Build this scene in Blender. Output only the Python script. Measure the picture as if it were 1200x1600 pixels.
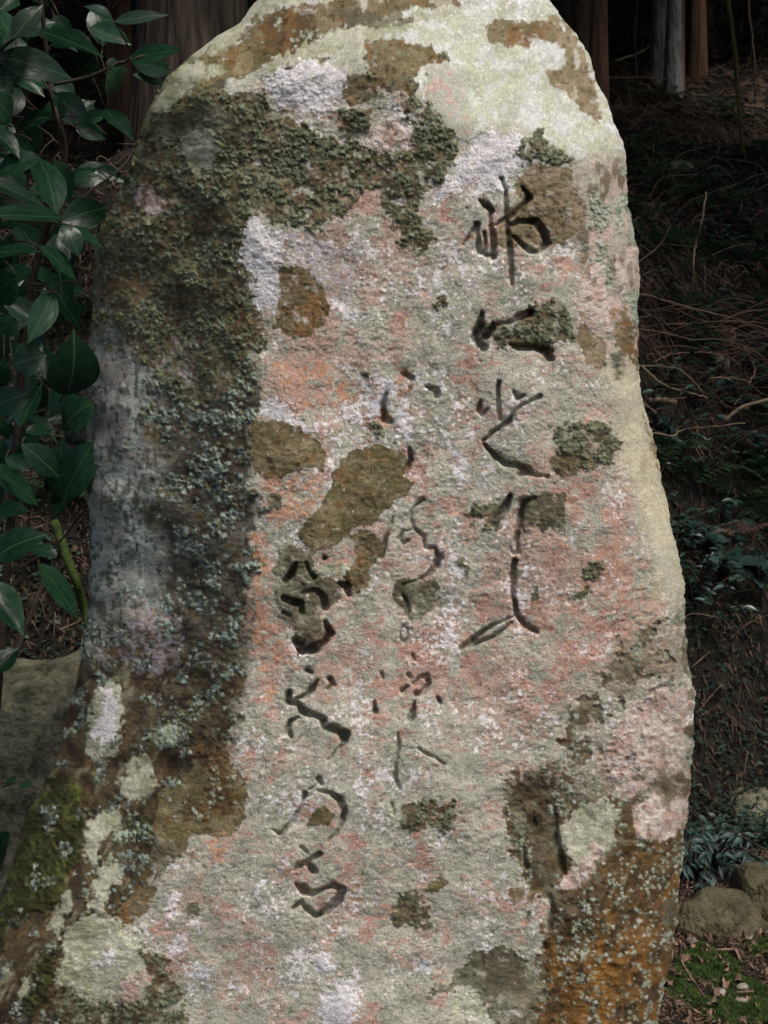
import bpy, math, random
import numpy as np
from mathutils import Vector, Matrix

random.seed(7)
rng = np.random.default_rng(11)
R = math.radians
scene = bpy.context.scene
for o in list(bpy.data.objects):
    bpy.data.objects.remove(o, do_unlink=True)
COL = scene.collection

# ------------------------------------------------------------------ camera
CAM = np.array([0.0, 0.0, 1.35])
PITCH = R(3.0)
FPX = 1931.0                       # focal length in photo pixels (1600 high)
cam = bpy.data.objects.new('camera', bpy.data.cameras.new('camera'))
COL.objects.link(cam)
cam.location = CAM
cam.rotation_euler = (R(90) - PITCH, 0, 0)
cam.data.sensor_fit = 'VERTICAL'
cam.data.angle = 2 * math.atan(800 / FPX)
cam.data.clip_start = 0.05
cam.data.clip_end = 400
cam.data.dof.use_dof = True
cam.data.dof.focus_distance = 2.4
cam.data.dof.aperture_fstop = 9.0
scene.camera = cam
FWD = np.array([0, math.cos(PITCH), -math.sin(PITCH)])
UP = np.array([0, math.sin(PITCH), math.cos(PITCH)])
RIGHT = np.array([1.0, 0, 0])

# ------------------------------------------------------------------ sky and sun (bright overcast, high and to the right)
SUN_EL, SUN_AZ = R(58), R(38)      # azimuth measured from straight behind the camera towards the right
world = bpy.data.worlds.new('World'); scene.world = world; world.use_nodes = True
wn = world.node_tree.nodes; wl = world.node_tree.links
sky = wn.new('ShaderNodeTexSky'); sky.sky_type = 'NISHITA'; sky.sun_disc = False
sdir = Vector((math.sin(SUN_AZ) * math.cos(SUN_EL), -math.cos(SUN_AZ) * math.cos(SUN_EL), math.sin(SUN_EL)))
sky.sun_elevation = SUN_EL
sky.sun_rotation = math.atan2(sdir.x, sdir.y)
sky.air_density = 1.0; sky.dust_density = 4.0; sky.ozone_density = 0.6
bg = wn['Background']; bg.inputs['Strength'].default_value = 0.10
wl.new(sky.outputs['Color'], bg.inputs['Color'])
sun = bpy.data.objects.new('sun', bpy.data.lights.new('sun', 'SUN'))
COL.objects.link(sun)
sun.data.energy = 1.5; sun.data.angle = R(14); sun.data.color = (1.0, 0.96, 0.9)
sun.rotation_euler = sdir.to_track_quat('Z', 'Y').to_euler()
scene.view_settings.view_transform = 'Standard'
scene.view_settings.look = 'None'
scene.view_settings.gamma = 1
scene.view_settings.use_curve_mapping = False
scene.view_settings.exposure = 0.35

# ------------------------------------------------------------------ helpers
def at(px, py, t):
    return CAM + t * (FWD + (px - 600) / FPX * RIGHT - (py - 800) / FPX * UP)

_tabs = {}
def vn(x, y, scale, seed=0, oct=1, gain=0.5):
    """smooth value noise, about -1..1, any array shape"""
    out = 0.0; amp = 1.0; tot = 0.0
    for k in range(oct):
        key = seed * 7 + k
        if key not in _tabs:
            _tabs[key] = np.random.default_rng(1000 + key).random((256, 256)).astype(np.float32) * 2 - 1
        T = _tabs[key]
        fx = np.asarray(x) / scale * 2 ** k + 13.7 * seed + 5000.5
        fy = np.asarray(y) / scale * 2 ** k + 7.3 * seed + 5000.5
        ix = np.floor(fx).astype(np.int64); iy = np.floor(fy).astype(np.int64)
        tx = (fx - ix); ty = (fy - iy)
        tx = tx * tx * (3 - 2 * tx); ty = ty * ty * (3 - 2 * ty)
        ix &= 255; iy &= 255; jx = (ix + 1) & 255; jy = (iy + 1) & 255
        a = T[iy, ix]; b = T[iy, jx]; c = T[jy, ix]; d = T[jy, jx]
        out = out + amp * ((a * (1 - tx) + b * tx) * (1 - ty) + (c * (1 - tx) + d * tx) * ty)
        tot += amp; amp *= gain
    return out / tot * 1.5

def sstep(a, b, x):
    t = np.clip((x - a) / (b - a), 0, 1)
    return t * t * (3 - 2 * t)

def lin(r, g, b, k=1.0):
    c = np.array([r, g, b], dtype=np.float64) / 255.0
    return (np.where(c <= 0.04045, c / 12.92, ((c + 0.055) / 1.055) ** 2.4) * k)

def tag(o, label=None, cat=None, group=None, kind=None):
    if label: o['label'] = label
    if cat: o['category'] = cat
    if group: o['group'] = group
    if kind: o['kind'] = kind
    return o

def empty(name, loc, label=None, cat=None, group=None):
    o = bpy.data.objects.new(name, None); COL.objects.link(o)
    o.empty_display_size = 0.1
    o.location = Vector([float(c) for c in loc])
    return tag(o, label, cat, group)

def np_mesh(name, V, F, colors=None, smooth=True):
    """V (n,3); F (m,4) or (m,3) int array"""
    V = np.asarray(V, dtype=np.float32); F = np.asarray(F, dtype=np.int32)
    me = bpy.data.meshes.new(name)
    n = F.shape[1]
    me.vertices.add(len(V)); me.vertices.foreach_set('co', V.ravel())
    me.loops.add(F.size); me.loops.foreach_set('vertex_index', F.ravel())
    me.polygons.add(len(F))
    me.polygons.foreach_set('loop_start', np.arange(0, F.size, n, dtype=np.int32))
    me.polygons.foreach_set('loop_total', np.full(len(F), n, dtype=np.int32))
    me.polygons.foreach_set('use_smooth', np.full(len(F), smooth))
    me.update(calc_edges=True)
    if colors is not None:
        at_ = me.attributes.new('tint', 'FLOAT_COLOR', 'POINT')
        c4 = np.ones((len(V), 4), dtype=np.float32); c4[:, :colors.shape[1]] = colors
        at_.data.foreach_set('color', c4.ravel())
    return me

class MB:
    """collects pieces for ONE mesh object"""
    def __init__(s): s.V = []; s.F = []; s.n = 0
    def add(s, V, F):
        V = np.asarray(V, float); F = [tuple(int(i) + s.n for i in f) for f in F]
        s.V.append(V); s.F += F; s.n += len(V)
    def tube(s, pts, rad, sides=6, wob=0.0, seed=0):
        pts = [np.asarray(p, float) for p in pts]
        n = len(pts); rad = [rad] * n if np.isscalar(rad) else list(rad)
        rr = random.Random(seed)
        V = []; F = []
        prev = None
        for i, p in enumerate(pts):
            d = (pts[min(i + 1, n - 1)] - pts[max(i - 1, 0)]); d /= (np.linalg.norm(d) + 1e-9)
            a = np.array([1.0, 0, 0]) if abs(d[0]) < 0.8 else np.array([0, 0, 1.0])
            if prev is not None: a = prev
            u = a - d * a.dot(d); u /= (np.linalg.norm(u) + 1e-9); prev = u
            w = np.cross(d, u)
            for k in range(sides):
                t = 2 * math.pi * k / sides
                r = rad[i] * (1 + wob * (rr.random() - 0.5))
                V.append(p + r * (math.cos(t) * u + math.sin(t) * w))
        for i in range(n - 1):
            for k in range(sides):
                a = i * sides + k; b = i * sides + (k + 1) % sides
                F.append((a, b, b + sides, a + sides))
        F.append(tuple(range(sides))[::-1]); F.append(tuple(range((n - 1) * sides, n * sides)))
        s.add(V, F)
    def build(s, name, mat, parent=None, smooth=True, origin=None):
        me = bpy.data.meshes.new(name)
        V = np.concatenate(s.V) if s.V else np.zeros((0, 3))
        if origin is not None: V = V - np.asarray(origin)
        me.from_pydata(V.tolist(), [], s.F)
        if smooth: me.polygons.foreach_set('use_smooth', [True] * len(me.polygons))
        me.materials.append(mat)
        o = bpy.data.objects.new(name, me); COL.objects.link(o)
        if origin is not None: o.location = Vector([float(c) for c in origin])
        if parent: o.parent = parent
        return o

def bez(pts, n=10):
    """Catmull-Rom through pts"""
    P = [np.asarray(p, float) for p in pts]
    if len(P) < 3:
        return [P[0] + (P[-1] - P[0]) * i / n for i in range(n + 1)]
    P = [2 * P[0] - P[1]] + P + [2 * P[-1] - P[-2]]
    out = []
    for i in range(1, len(P) - 2):
        for k in range(n):
            t = k / n
            out.append(0.5 * ((2 * P[i]) + (-P[i-1] + P[i+1]) * t + (2*P[i-1] - 5*P[i] + 4*P[i+1] - P[i+2]) * t*t + (-P[i-1] + 3*P[i] - 3*P[i+1] + P[i+2]) * t**3))
    out.append(P[-2]); return out

# ------------------------------------------------------------------ materials
def new_mat(name):
    m = bpy.data.materials.new(name); m.use_nodes = True
    nt = m.node_tree; b = nt.nodes['Principled BSDF']
    return m, nt, b

def mat_noise(name, c1, c2, scale=20, rough=0.9, bump=0.3, bscale=None, c3=None, detail=8, dist=0.01, stretch=(1, 1, 1), spec=0.3, rnd=0.0, trans=0.0):
    m, nt, b = new_mat(name); N = nt.nodes; L = nt.links
    tc = N.new('ShaderNodeTexCoord'); mp = N.new('ShaderNodeMapping')
    mp.inputs['Scale'].default_value = stretch
    L.new(tc.outputs['Object'], mp.inputs['Vector'])
    n1 = N.new('ShaderNodeTexNoise'); n1.inputs['Scale'].default_value = scale; n1.inputs['Detail'].default_value = detail; n1.inputs['Roughness'].default_value = 0.65
    L.new(mp.outputs['Vector'], n1.inputs['Vector'])
    rp = N.new('ShaderNodeValToRGB')
    rp.color_ramp.elements[0].position = 0.35; rp.color_ramp.elements[1].position = 0.65
    rp.color_ramp.elements[0].color = (*c1, 1); rp.color_ramp.elements[1].color = (*c2, 1)
    if c3 is not None:
        e = rp.color_ramp.elements.new(0.8); e.color = (*c3, 1)
    L.new(n1.outputs['Fac'], rp.inputs['Fac'])
    col = rp.outputs['Color']
    if rnd > 0:
        oi = N.new('ShaderNodeObjectInfo')
        mr = N.new('ShaderNodeMapRange'); mr.inputs['To Min'].default_value = 1 - rnd; mr.inputs['To Max'].default_value = 1 + rnd
        L.new(oi.outputs['Random'], mr.inputs['Value'])
        mx = N.new('ShaderNodeVectorMath'); mx.operation = 'SCALE'
        L.new(col, mx.inputs[0]); L.new(mr.outputs['Result'], mx.inputs['Scale']); col = mx.outputs['Vector']
    L.new(col, b.inputs['Base Color'])
    b.inputs['Roughness'].default_value = rough
    b.inputs['Specular IOR Level'].default_value = spec
    if bump > 0:
        n2 = N.new('ShaderNodeTexNoise'); n2.inputs['Scale'].default_value = bscale or scale * 3; n2.inputs['Detail'].default_value = 6
        L.new(mp.outputs['Vector'], n2.inputs['Vector'])
        bp = N.new('ShaderNodeBump'); bp.inputs['Strength'].default_value = bump; bp.inputs['Distance'].default_value = dist
        L.new(n2.outputs['Fac'], bp.inputs['Height']); L.new(bp.outputs['Normal'], b.inputs['Normal'])
    return m

M = {}
M['soil'] = mat_noise('forest_soil', (0.008, 0.007, 0.005), (0.030, 0.023, 0.015), 6, 0.95, 0.8, 30, c3=(0.03, 0.035, 0.014), dist=0.04)
M['litter'] = mat_noise('litter', (0.018, 0.018, 0.010), (0.13, 0.085, 0.055), 3.5, 0.9, 0.0, c3=(0.04, 0.06, 0.025))
M['leafdry'] = mat_noise('dry_leaf', (0.10, 0.055, 0.035), (0.40, 0.25, 0.18), 26, 0.75, 0.4, 80, dist=0.002, rnd=0.5)
M['crumb'] = mat_noise('litter_crumb', (0.045, 0.028, 0.018), (0.26, 0.16, 0.11), 38, 0.8, 0.0, c3=(0.42, 0.33, 0.25))
M['leafred'] = mat_noise('red_leaf', (0.07, 0.015, 0.02), (0.22, 0.07, 0.08), 120, 0.35, 0.2, 200, dist=0.001, spec=0.5)
M['moss'] = mat_noise('moss', (0.02, 0.035, 0.008), (0.06, 0.10, 0.018), 30, 0.9, 0.8, 90)
M['twig'] = mat_noise('dead_twig', (0.12, 0.065, 0.045), (0.30, 0.19, 0.13), 30, 0.8, 0.3, 90, dist=0.003, rnd=0.3)
M['twigpale'] = mat_noise('pale_twig', (0.15, 0.11, 0.07), (0.32, 0.24, 0.15), 25, 0.8, 0.3, 90, dist=0.003)
M['greenstem'] = mat_noise('green_stem', (0.07, 0.065, 0.025), (0.16, 0.15, 0.06), 12, 0.7, 0.2, 60, dist=0.003)
M['bark'] = mat_noise('cedar_bark', (0.03, 0.024, 0.02), (0.17, 0.13, 0.10), 16, 0.95, 1.0, 30, stretch=(1, 1, 0.05), c3=(0.28, 0.24, 0.20), dist=0.05)
M['barkred'] = mat_noise('red_bark', (0.09, 0.055, 0.034), (0.30, 0.175, 0.10), 14, 0.9, 1.0, 30, stretch=(1, 1, 0.10), dist=0.04)
M['barkgrey'] = mat_noise('grey_bark', (0.10, 0.11, 0.11), (0.30, 0.32, 0.32), 16, 0.9, 0.9, 34, stretch=(1, 1, 0.25), c3=(0.5, 0.52, 0.5), dist=0.03)
M['crown'] = mat_noise('cedar_foliage', (0.015, 0.03, 0.010), (0.045, 0.075, 0.025), 2, 0.7, 0.0)
M['fern'] = mat_noise('fern_green', (0.02, 0.05, 0.02), (0.06, 0.12, 0.05), 6, 0.55, 0.0, rnd=0.4)
M['fernbrown'] = mat_noise('fern_brown', (0.16, 0.09, 0.07), (0.28, 0.17, 0.13), 6, 0.7, 0.0)
M['shrub'] = mat_noise('shrub_leaf', (0.018, 0.045, 0.034), (0.05, 0.10, 0.075), 8, 0.33, 0.0, spec=0.6, rnd=0.4)
M['droop'] = mat_noise('droop_leaf', (0.02, 0.045, 0.038), (0.05, 0.10, 0.085), 8, 0.5, 0.0, spec=0.35, rnd=0.45)
M['stem'] = mat_noise('stem', (0.02, 0.016, 0.012), (0.06, 0.045, 0.03), 30, 0.8, 0.2)
M['rock'] = mat_noise('boulder', (0.045, 0.043, 0.020), (0.15, 0.13, 0.075), 18, 0.9, 1.0, 70, c3=(0.30, 0.27, 0.20), dist=0.02)
M['rockdark'] = mat_noise('boulder_dark', (0.06, 0.065, 0.035), (0.32, 0.30, 0.20), 17, 0.9, 1.0, 50, c3=(0.45, 0.42, 0.32), dist=0.03)
M['pebble'] = mat_noise('pebble', (0.20, 0.17, 0.14), (0.5, 0.44, 0.38), 10, 0.8, 0.3, rnd=0.35)

def mat_camellia():
    m, nt, b = new_mat('camellia_leaf'); N = nt.nodes; L = nt.links
    tc = N.new('ShaderNodeTexCoord'); sp = N.new('ShaderNodeSeparateXYZ'); L.new(tc.outputs['Object'], sp.inputs[0])
    ab = N.new('ShaderNodeMath'); ab.operation = 'ABSOLUTE'; L.new(sp.outputs['X'], ab.inputs[0])
    # slanting side veins: sin((y - 1.1|x|)*60)
    mu = N.new('ShaderNodeMath'); mu.operation = 'MULTIPLY_ADD'; mu.inputs[1].default_value = -1.0
    L.new(ab.outputs[0], mu.inputs[0]); L.new(sp.outputs['Y'], mu.inputs[2])
    m2 = N.new('ShaderNodeMath'); m2.operation = 'MULTIPLY'; m2.inputs[1].default_value = 30; L.new(mu.outputs[0], m2.inputs[0])
    sn = N.new('ShaderNodeMath'); sn.operation = 'SINE'; L.new(m2.outputs[0], sn.inputs[0])
    pw = N.new('ShaderNodeMath'); pw.operation = 'POWER'; pw.inputs[1].default_value = 6
    a2 = N.new('ShaderNodeMath'); a2.operation = 'ABSOLUTE'; L.new(sn.outputs[0], a2.inputs[0]); L.new(a2.outputs[0], pw.inputs[0])
    mid = N.new('ShaderNodeMath'); mid.operation = 'LESS_THAN'; mid.inputs[1].default_value = 0.014; L.new(ab.outputs[0], mid.inputs[0])
    n1 = N.new('ShaderNodeTexNoise'); n1.inputs['Scale'].default_value = 5; L.new(tc.outputs['Object'], n1.inputs['Vector'])
    rp = N.new('ShaderNodeValToRGB')
    rp.color_ramp.elements[0].position = 0.3; rp.color_ramp.elements[1].position = 0.7
    rp.color_ramp.elements[0].color = (0.006, 0.022, 0.010, 1); rp.color_ramp.elements[1].color = (0.013, 0.046, 0.021, 1)
    L.new(n1.outputs['Fac'], rp.inputs['Fac'])
    oi = N.new('ShaderNodeObjectInfo'); mr = N.new('ShaderNodeMapRange'); mr.inputs['To Min'].default_value = 0.55; mr.inputs['To Max'].default_value = 1.35
    L.new(oi.outputs['Random'], mr.inputs['Value'])
    sc = N.new('ShaderNodeVectorMath'); sc.operation = 'SCALE'; L.new(rp.outputs['Color'], sc.inputs[0]); L.new(mr.outputs['Result'], sc.inputs['Scale'])
    mx = N.new('ShaderNodeMix'); mx.data_type = 'RGBA'; L.new(mid.outputs[0], mx.inputs['Factor'])
    L.new(sc.outputs['Vector'], mx.inputs['A']); mx.inputs['B'].default_value = (0.035, 0.075, 0.03, 1)
    L.new(mx.outputs['Result'], b.inputs['Base Color'])
    b.inputs['Roughness'].default_value = 0.27; b.inputs['Specular IOR Level'].default_value = 0.16
    bp = N.new('ShaderNodeBump'); bp.inputs['Strength'].default_value = 0.10; bp.inputs['Distance'].default_value = 0.01; bp.invert = True
    L.new(n1.outputs['Fac'], bp.inputs['Height']); L.new(bp.outputs['Normal'], b.inputs['Normal'])
    return m
M['camellia'] = mat_camellia()

def mat_stone():
    m, nt, b = new_mat('lichened_stone'); N = nt.nodes; L = nt.links
    tc = N.new('ShaderNodeTexCoord')
    a = N.new('ShaderNodeAttribute'); a.attribute_name = 'tint'
    n1 = N.new('ShaderNodeTexNoise'); n1.inputs['Scale'].default_value = 300; n1.inputs['Detail'].default_value = 4; n1.inputs['Roughness'].default_value = 0.75
    L.new(tc.outputs['Object'], n1.inputs['Vector'])
    mr = N.new('ShaderNodeMapRange'); mr.inputs['From Min'].default_value = 0.25; mr.inputs['From Max'].default_value = 0.75
    mr.inputs['To Min'].default_value = 0.55; mr.inputs['To Max'].default_value = 1.45; mr.clamp = False
    L.new(n1.outputs['Fac'], mr.inputs['Value'])
    sc = N.new('ShaderNodeVectorMath'); sc.operation = 'SCALE'; L.new(a.outputs['Color'], sc.inputs[0]); L.new(mr.outputs['Result'], sc.inputs['Scale'])
    L.new(sc.outputs['Vector'], b.inputs['Base Color'])
    b.inputs['Roughness'].default_value = 0.92; b.inputs['Specular IOR Level'].default_value = 0.2
    n2 = N.new('ShaderNodeTexNoise'); n2.inputs['Scale'].default_value = 330; n2.inputs['Detail'].default_value = 4
    L.new(tc.outputs['Object'], n2.inputs['Vector'])
    bp = N.new('ShaderNodeBump'); bp.inputs['Strength'].default_value = 0.5; bp.inputs['Distance'].default_value = 0.004
    L.new(n2.outputs['Fac'], bp.inputs['Height']); L.new(bp.outputs['Normal'], b.inputs['Normal'])
    return m
M['stone'] = mat_stone()

# ------------------------------------------------------------------ terrain
def hz(x, y):
    x = np.asarray(x, float); y = np.asarray(y, float)
    yy = y + 0.25 * vn(x, y, 1.3, 3)
    z = -0.16 * sstep(3.9, 4.6, yy) * (1 - sstep(4.6, 5.0, yy))
    z = z + 1.75 * sstep(4.45, 6.1, yy) + 0.5 * np.maximum(0, yy - 5.9)
    z = z - 0.12 * np.maximum(0, yy - 26) * (yy > 26)
    far = sstep(3.8, 6.0, y)
    z = z + far * (0.14 * vn(x, y, 1.1, 4, 2) + 0.07 * vn(x, y, 0.3, 5, 2))
    z = z + 0.018 * vn(x, y, 0.35, 6, 3) + 0.5 * far * vn(x, y, 6.0, 9)
    z = z + 0.25 * sstep(-0.4, -1.6, x) * sstep(2.6, 4.2, y)
    return z

def ground_hit(px, py, t0=2.6, t1=40):
    ts = np.linspace(t0, t1, 1500)
    P = CAM[None, :] + ts[:, None] * (FWD + (px - 600) / FPX * RIGHT - (py - 800) / FPX * UP)[None, :]
    d = P[:, 2] - hz(P[:, 0], P[:, 1])
    i = np.argmax(d < 0) if (d < 0).any() else len(ts) - 1
    return P[i], ts[i]

def on_ground(x, y, dz=0.0):
    return np.array([x, y, float(hz(x, y)) + dz])

xs = np.concatenate([np.linspace(-60, -5, 40)[:-1], np.linspace(-5, 5, 260), np.linspace(5, 60, 40)[1:]])
ys = np.concatenate([np.linspace(-60, 1.5, 30)[:-1], np.linspace(1.5, 16, 380), np.linspace(16, 90, 60)[1:]])
GX, GY = np.meshgrid(xs, ys)
GZ = hz(GX, GY)
nx, ny = len(xs), len(ys)
idx = np.arange(nx * ny).reshape(ny, nx)
F = np.stack([idx[:-1, :-1], idx[:-1, 1:], idx[1:, 1:], idx[1:, :-1]], -1).reshape(-1, 4)
me = np_mesh('forest_ground', np.stack([GX, GY, GZ], -1).reshape(-1, 3), F)
me.materials.append(M['soil'])
ground = bpy.data.objects.new('forest_ground', me); COL.objects.link(ground)
tag(ground, 'dark forest floor rising into a steep leaf-strewn hillside', kind='structure')
# ------------------------------------------------------------------ the standing stone
XL = np.array([(-78,606),(-70,560),(-60,520),(-40,465),(-20,430),(0,404),(20,386),(37,374),(56,338),(86,300),(120,262),(150,244),(188,225),(232,210),(277,195),(319,176),(367,154),(405,148),(450,144),(525,139),(600,136),(650,133),(762,136),(819,138),(894,139),(942,139),(987,131),(1020,128),(1067,122),(1112,109),(1169,92),(1225,71),(1270,41),(1337,22),(1401,0),(1480,-32),(1560,-62),(1620,-80),(1810,-120)], float)
XR = np.array([(-78,634),(-70,690),(-60,735),(-40,790),(-20,830),(0,857),(22,870),(52,900),(86,919),(131,934),(157,949),(195,960),(232,975),(262,977),(319,981),(364,990),(394,996),(450,997),(525,996),(596,997),(650,1009),(695,1024),(762,1035),(819,1048),(875,1061),(912,1068),(969,1069),(1017,1073),(1044,1075),(1074,1084),(1095,1087),(1142,1084),(1195,1080),(1255,1074),(1300,1069),(1356,1064),(1424,1059),(1487,1050),(1544,1036),(1600,1026),(1700,1010),(1810,1000)], float)
rowY = np.concatenate([np.arange(-78, 1612, 1.62), np.arange(1615, 1811, 7.0)])
NC = 640; NR = len(rowY)
u = np.linspace(0, 1, 4001)
g = np.clip(np.minimum(u, 1 - u) / 0.07, 0.03, 1)
S = np.concatenate([[0], np.cumsum((g[1:] + g[:-1]) / 2)]); S /= S[-1]
sc_ = np.interp(np.linspace(0, 1, NC), u, S)
xl = np.interp(rowY, XL[:, 0], XL[:, 1]); xr = np.interp(rowY, XR[:, 0], XR[:, 1])
xl0 = xl.copy(); xr0 = xr.copy()
xl += (1.6 * vn(rowY, rowY * 0, 24, 31, 3) + 1.1 * vn(rowY, rowY * 0, 7, 33, 2) + 2.2 * vn(rowY, rowY * 0, 75, 34)) * (rowY > -40)
xr += (1.8 * vn(rowY, rowY * 0 + 9, 26, 32, 3) + 1.2 * vn(rowY, rowY * 0, 7, 35, 2) + 2.6 * np.abs(vn(rowY, rowY * 0, 55, 36, 2))) * (rowY > -40)
PX = xl[:, None] + (xr - xl)[:, None] * sc_[None, :]
PY = np.repeat(rowY[:, None], NC, 1) + 0 * PX
MPP = 2.4 / FPX                                         # metres per photo pixel on the face

def curve(tab, q):
    t = np.array(tab, float); return np.interp(q, t[:, 0], t[:, 1])
ridgeL = curve([(-80,420),(60,360),(150,345),(250,370),(340,385),(500,402),(700,388),(900,396),(1050,372),(1200,352),(1300,300),(1400,215),(1500,140),(1620,90)], PY)
ridgeR = curve([(-80,800),(100,850),(250,885),(400,900),(550,930),(700,960),(850,1000),(950,1025),(1100,1005),(1300,965),(1620,930)], PY)
topT = curve([(200,190),(350,150),(450,112),(560,100),(640,130),(720,200),(820,225),(900,250),(980,300)], PX)
ridgeL = ridgeL + 10 * vn(PX, PY, 70, 41, 2); ridgeR = ridgeR + 9 * vn(PX, PY, 80, 42, 2); topT = topT + 9 * vn(PX, PY, 70, 43, 2)
tanL = curve([(0,0.85),(900,0.85),(1200,0.62),(1620,0.5)], PY)
hf = -0.02 * ((PX - 650) / 350) ** 2
hl = -(ridgeL - PX) * MPP * tanL
hr = -(PX - ridgeR) * MPP * 0.75
ht = -(topT - PY) * MPP * 1.05
k = 0.016
H = -k * np.log(np.exp(-np.clip(hf, -2, 2) / k) + np.exp(-np.clip(hl, -1.2, 1) / k) + np.exp(-np.clip(hr, -1.2, 1) / k) + np.exp(-np.clip(ht, -1.2, 1) / k))
def edge(d, rp, dep):
    q = np.clip(1 - d / rp, 0, 1)
    return -dep * (1 - np.sqrt(np.clip(1 - q * q, 0, 1)))
wid = (xr - xl)[:, None]
rl = np.minimum(70, wid * 0.4); rr_ = np.minimum(42, wid * 0.4)
capk = sstep(-78, 60, rowY)[:, None]
H = H + edge(PX - xl0[:, None], rl, 0.10) + edge(xr0[:, None] - PX, rr_, 0.07)
H0 = H.copy()
H += 0.010 * vn(PX, PY, 240, 51) + 0.0055 * vn(PX, PY, 90, 52, 2) + 0.0022 * vn(PX + 0.4 * PY, PY, 30, 53, 2)
# left face is lumpier
leftm = sstep(20, -60, PX - ridgeL)
H += leftm * (0.007 * vn(PX, PY, 60, 54, 2))

# ---- masks ---------------------------------------------------------------
def sd_poly(pts, warp=6.0, wscale=14.0, seed=0, pad=30):
    """signed distance (px, positive inside) on the whole grid, -99 far away"""
    P = np.array(pts, float)
    out = np.full(PX.shape, -99.0)
    x0, y0 = P.min(0) - pad; x1, y1 = P.max(0) + pad
    r0, r1 = np.searchsorted(rowY, [y0, y1])
    sub = (slice(r0, r1),)
    X = PX[r0:r1]; Y = PY[r0:r1]
    m = (X > x0) & (X < x1)
    x = X[m]; y = Y[m]
    wx = x + warp * vn(x, y, wscale, 60 + seed, 3, 0.6) + 0.45 * warp * vn(x, y, 4.5, 261, 2); wy = y + warp * vn(x, y, wscale, 160 + seed, 3, 0.6) + 0.45 * warp * vn(x, y, 4.5, 262, 2)
    d2 = np.full(x.shape, 1e9); ins = np.zeros(x.shape, bool)
    n = len(P)
    for i in range(n):
        a = P[i]; b = P[(i + 1) % n]; e = b - a
        px_ = wx - a[0]; py_ = wy - a[1]
        t = np.clip((px_ * e[0] + py_ * e[1]) / (e @ e + 1e-9), 0, 1)
        d2 = np.minimum(d2, (px_ - t * e[0]) ** 2 + (py_ - t * e[1]) ** 2)
        c = ((a[1] > wy) != (b[1] > wy))
        xi = a[0] + (wy - a[1]) / (b[1] - a[1] + 1e-12) * e[0]
        ins ^= c & (wx < xi)
    sd = np.where(ins, np.sqrt(d2), -np.sqrt(d2))
    o = out[r0:r1]; o[m] = sd
    return out
def soft(sd, w=1.2): return sstep(-w, w, sd)

C = np.zeros(PX.shape + (3,))
def paint(mask, col):
    global C
    mk = mask[..., None]
    C = C * (1 - mk) + np.asarray(col) * mk
def mixc(a, b, t): return a + (b - a) * t[..., None]
NZ = {}
def nz(scale, seed, oct=2, sx=1.0, sy=1.0, shear=0.0):
    key = (scale, seed, oct, sx, sy, shear)
    if key not in NZ: NZ[key] = vn((PX + shear * PY) * sx, PY * sy, scale, seed, oct)
    return NZ[key]
fine = nz(3.4, 70, 2); mid = nz(9, 71, 2); big = nz(42, 72, 3); huge = nz(120, 73, 2)
fol = np.zeros(PX.shape)            # where small leafy lobes grow
pal = np.zeros(PX.shape, int)       # which lobe palette
lab = np.zeros(PX.shape, int)       # which part a vertex belongs to
parts = [None]

# ---- front: grey-green rock with pink crust and white specks
gg = lin(190, 186, 168); gg2 = lin(168, 168, 150); pk = lin(188, 130, 110); pk2 = lin(198, 158, 142); wh = lin(236, 230, 229)
base = mixc(gg, gg2, sstep(-.5, .5, nz(26, 74, 2)))
base = mixc(base, lin(190, 184, 172), 0.7 * sstep(0.1, 0.8, nz(14, 75, 3)))
def blob(x, y, rx, ry): return np.exp(-((PX - x) / rx) ** 2 - ((PY - y) / ry) ** 2)
dens = 0.45 * blob(480, 600, 120, 110) + 0.40 * blob(840, 880, 110, 130) + 0.5 * blob(930, 930, 90, 90) + 0.35 * blob(600, 1040, 170, 70) + 0.4 * blob(780, 1070, 110, 110) + 0.2 * blob(560, 420, 130, 90) + 0.25 * blob(530, 1330, 60, 60) + 0.25 * blob(620, 870, 60, 90) - 0.15
pf = 0.55 * nz(38, 76, 3, 1.0, 0.8) + 0.50 * nz(15, 450, 3, 0.9, 1.2, 0.3) + 0.35 * nz(6, 77, 3, 0.7, 1.4, 0.4) + dens
pink = sstep(0.08, 0.34, pf + 0.15 * fine) * (0.55 + 0.45 * sstep(-0.4, 0.4, nz(60, 78)))
pcol = mixc(pk, pk2, sstep(-0.3, 0.6, nz(12, 79, 2)))
C[:] = mixc(base, lin(196, 172, 156), 0.5 * sstep(-0.3, 0.4, pf))
C[:] = mixc(C, pcol, 0.62 * pink)
C *= (1 - 0.45 * sstep(0.62, 0.85, nz(4.2, 451, 2)))[..., None]
C *= (1 - 0.22 * sstep(0.2, 0.9, nz(6, 400, 3, 0.8, 1.3, 0.4)))[..., None]
wf = nz(5.5, 80, 3) * 0.9 + nz(48, 81, 3) * 0.75 + 0.1
paint(0.8 * sstep(0.62, 0.95, wf + 0.25 * fine), wh)
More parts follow.
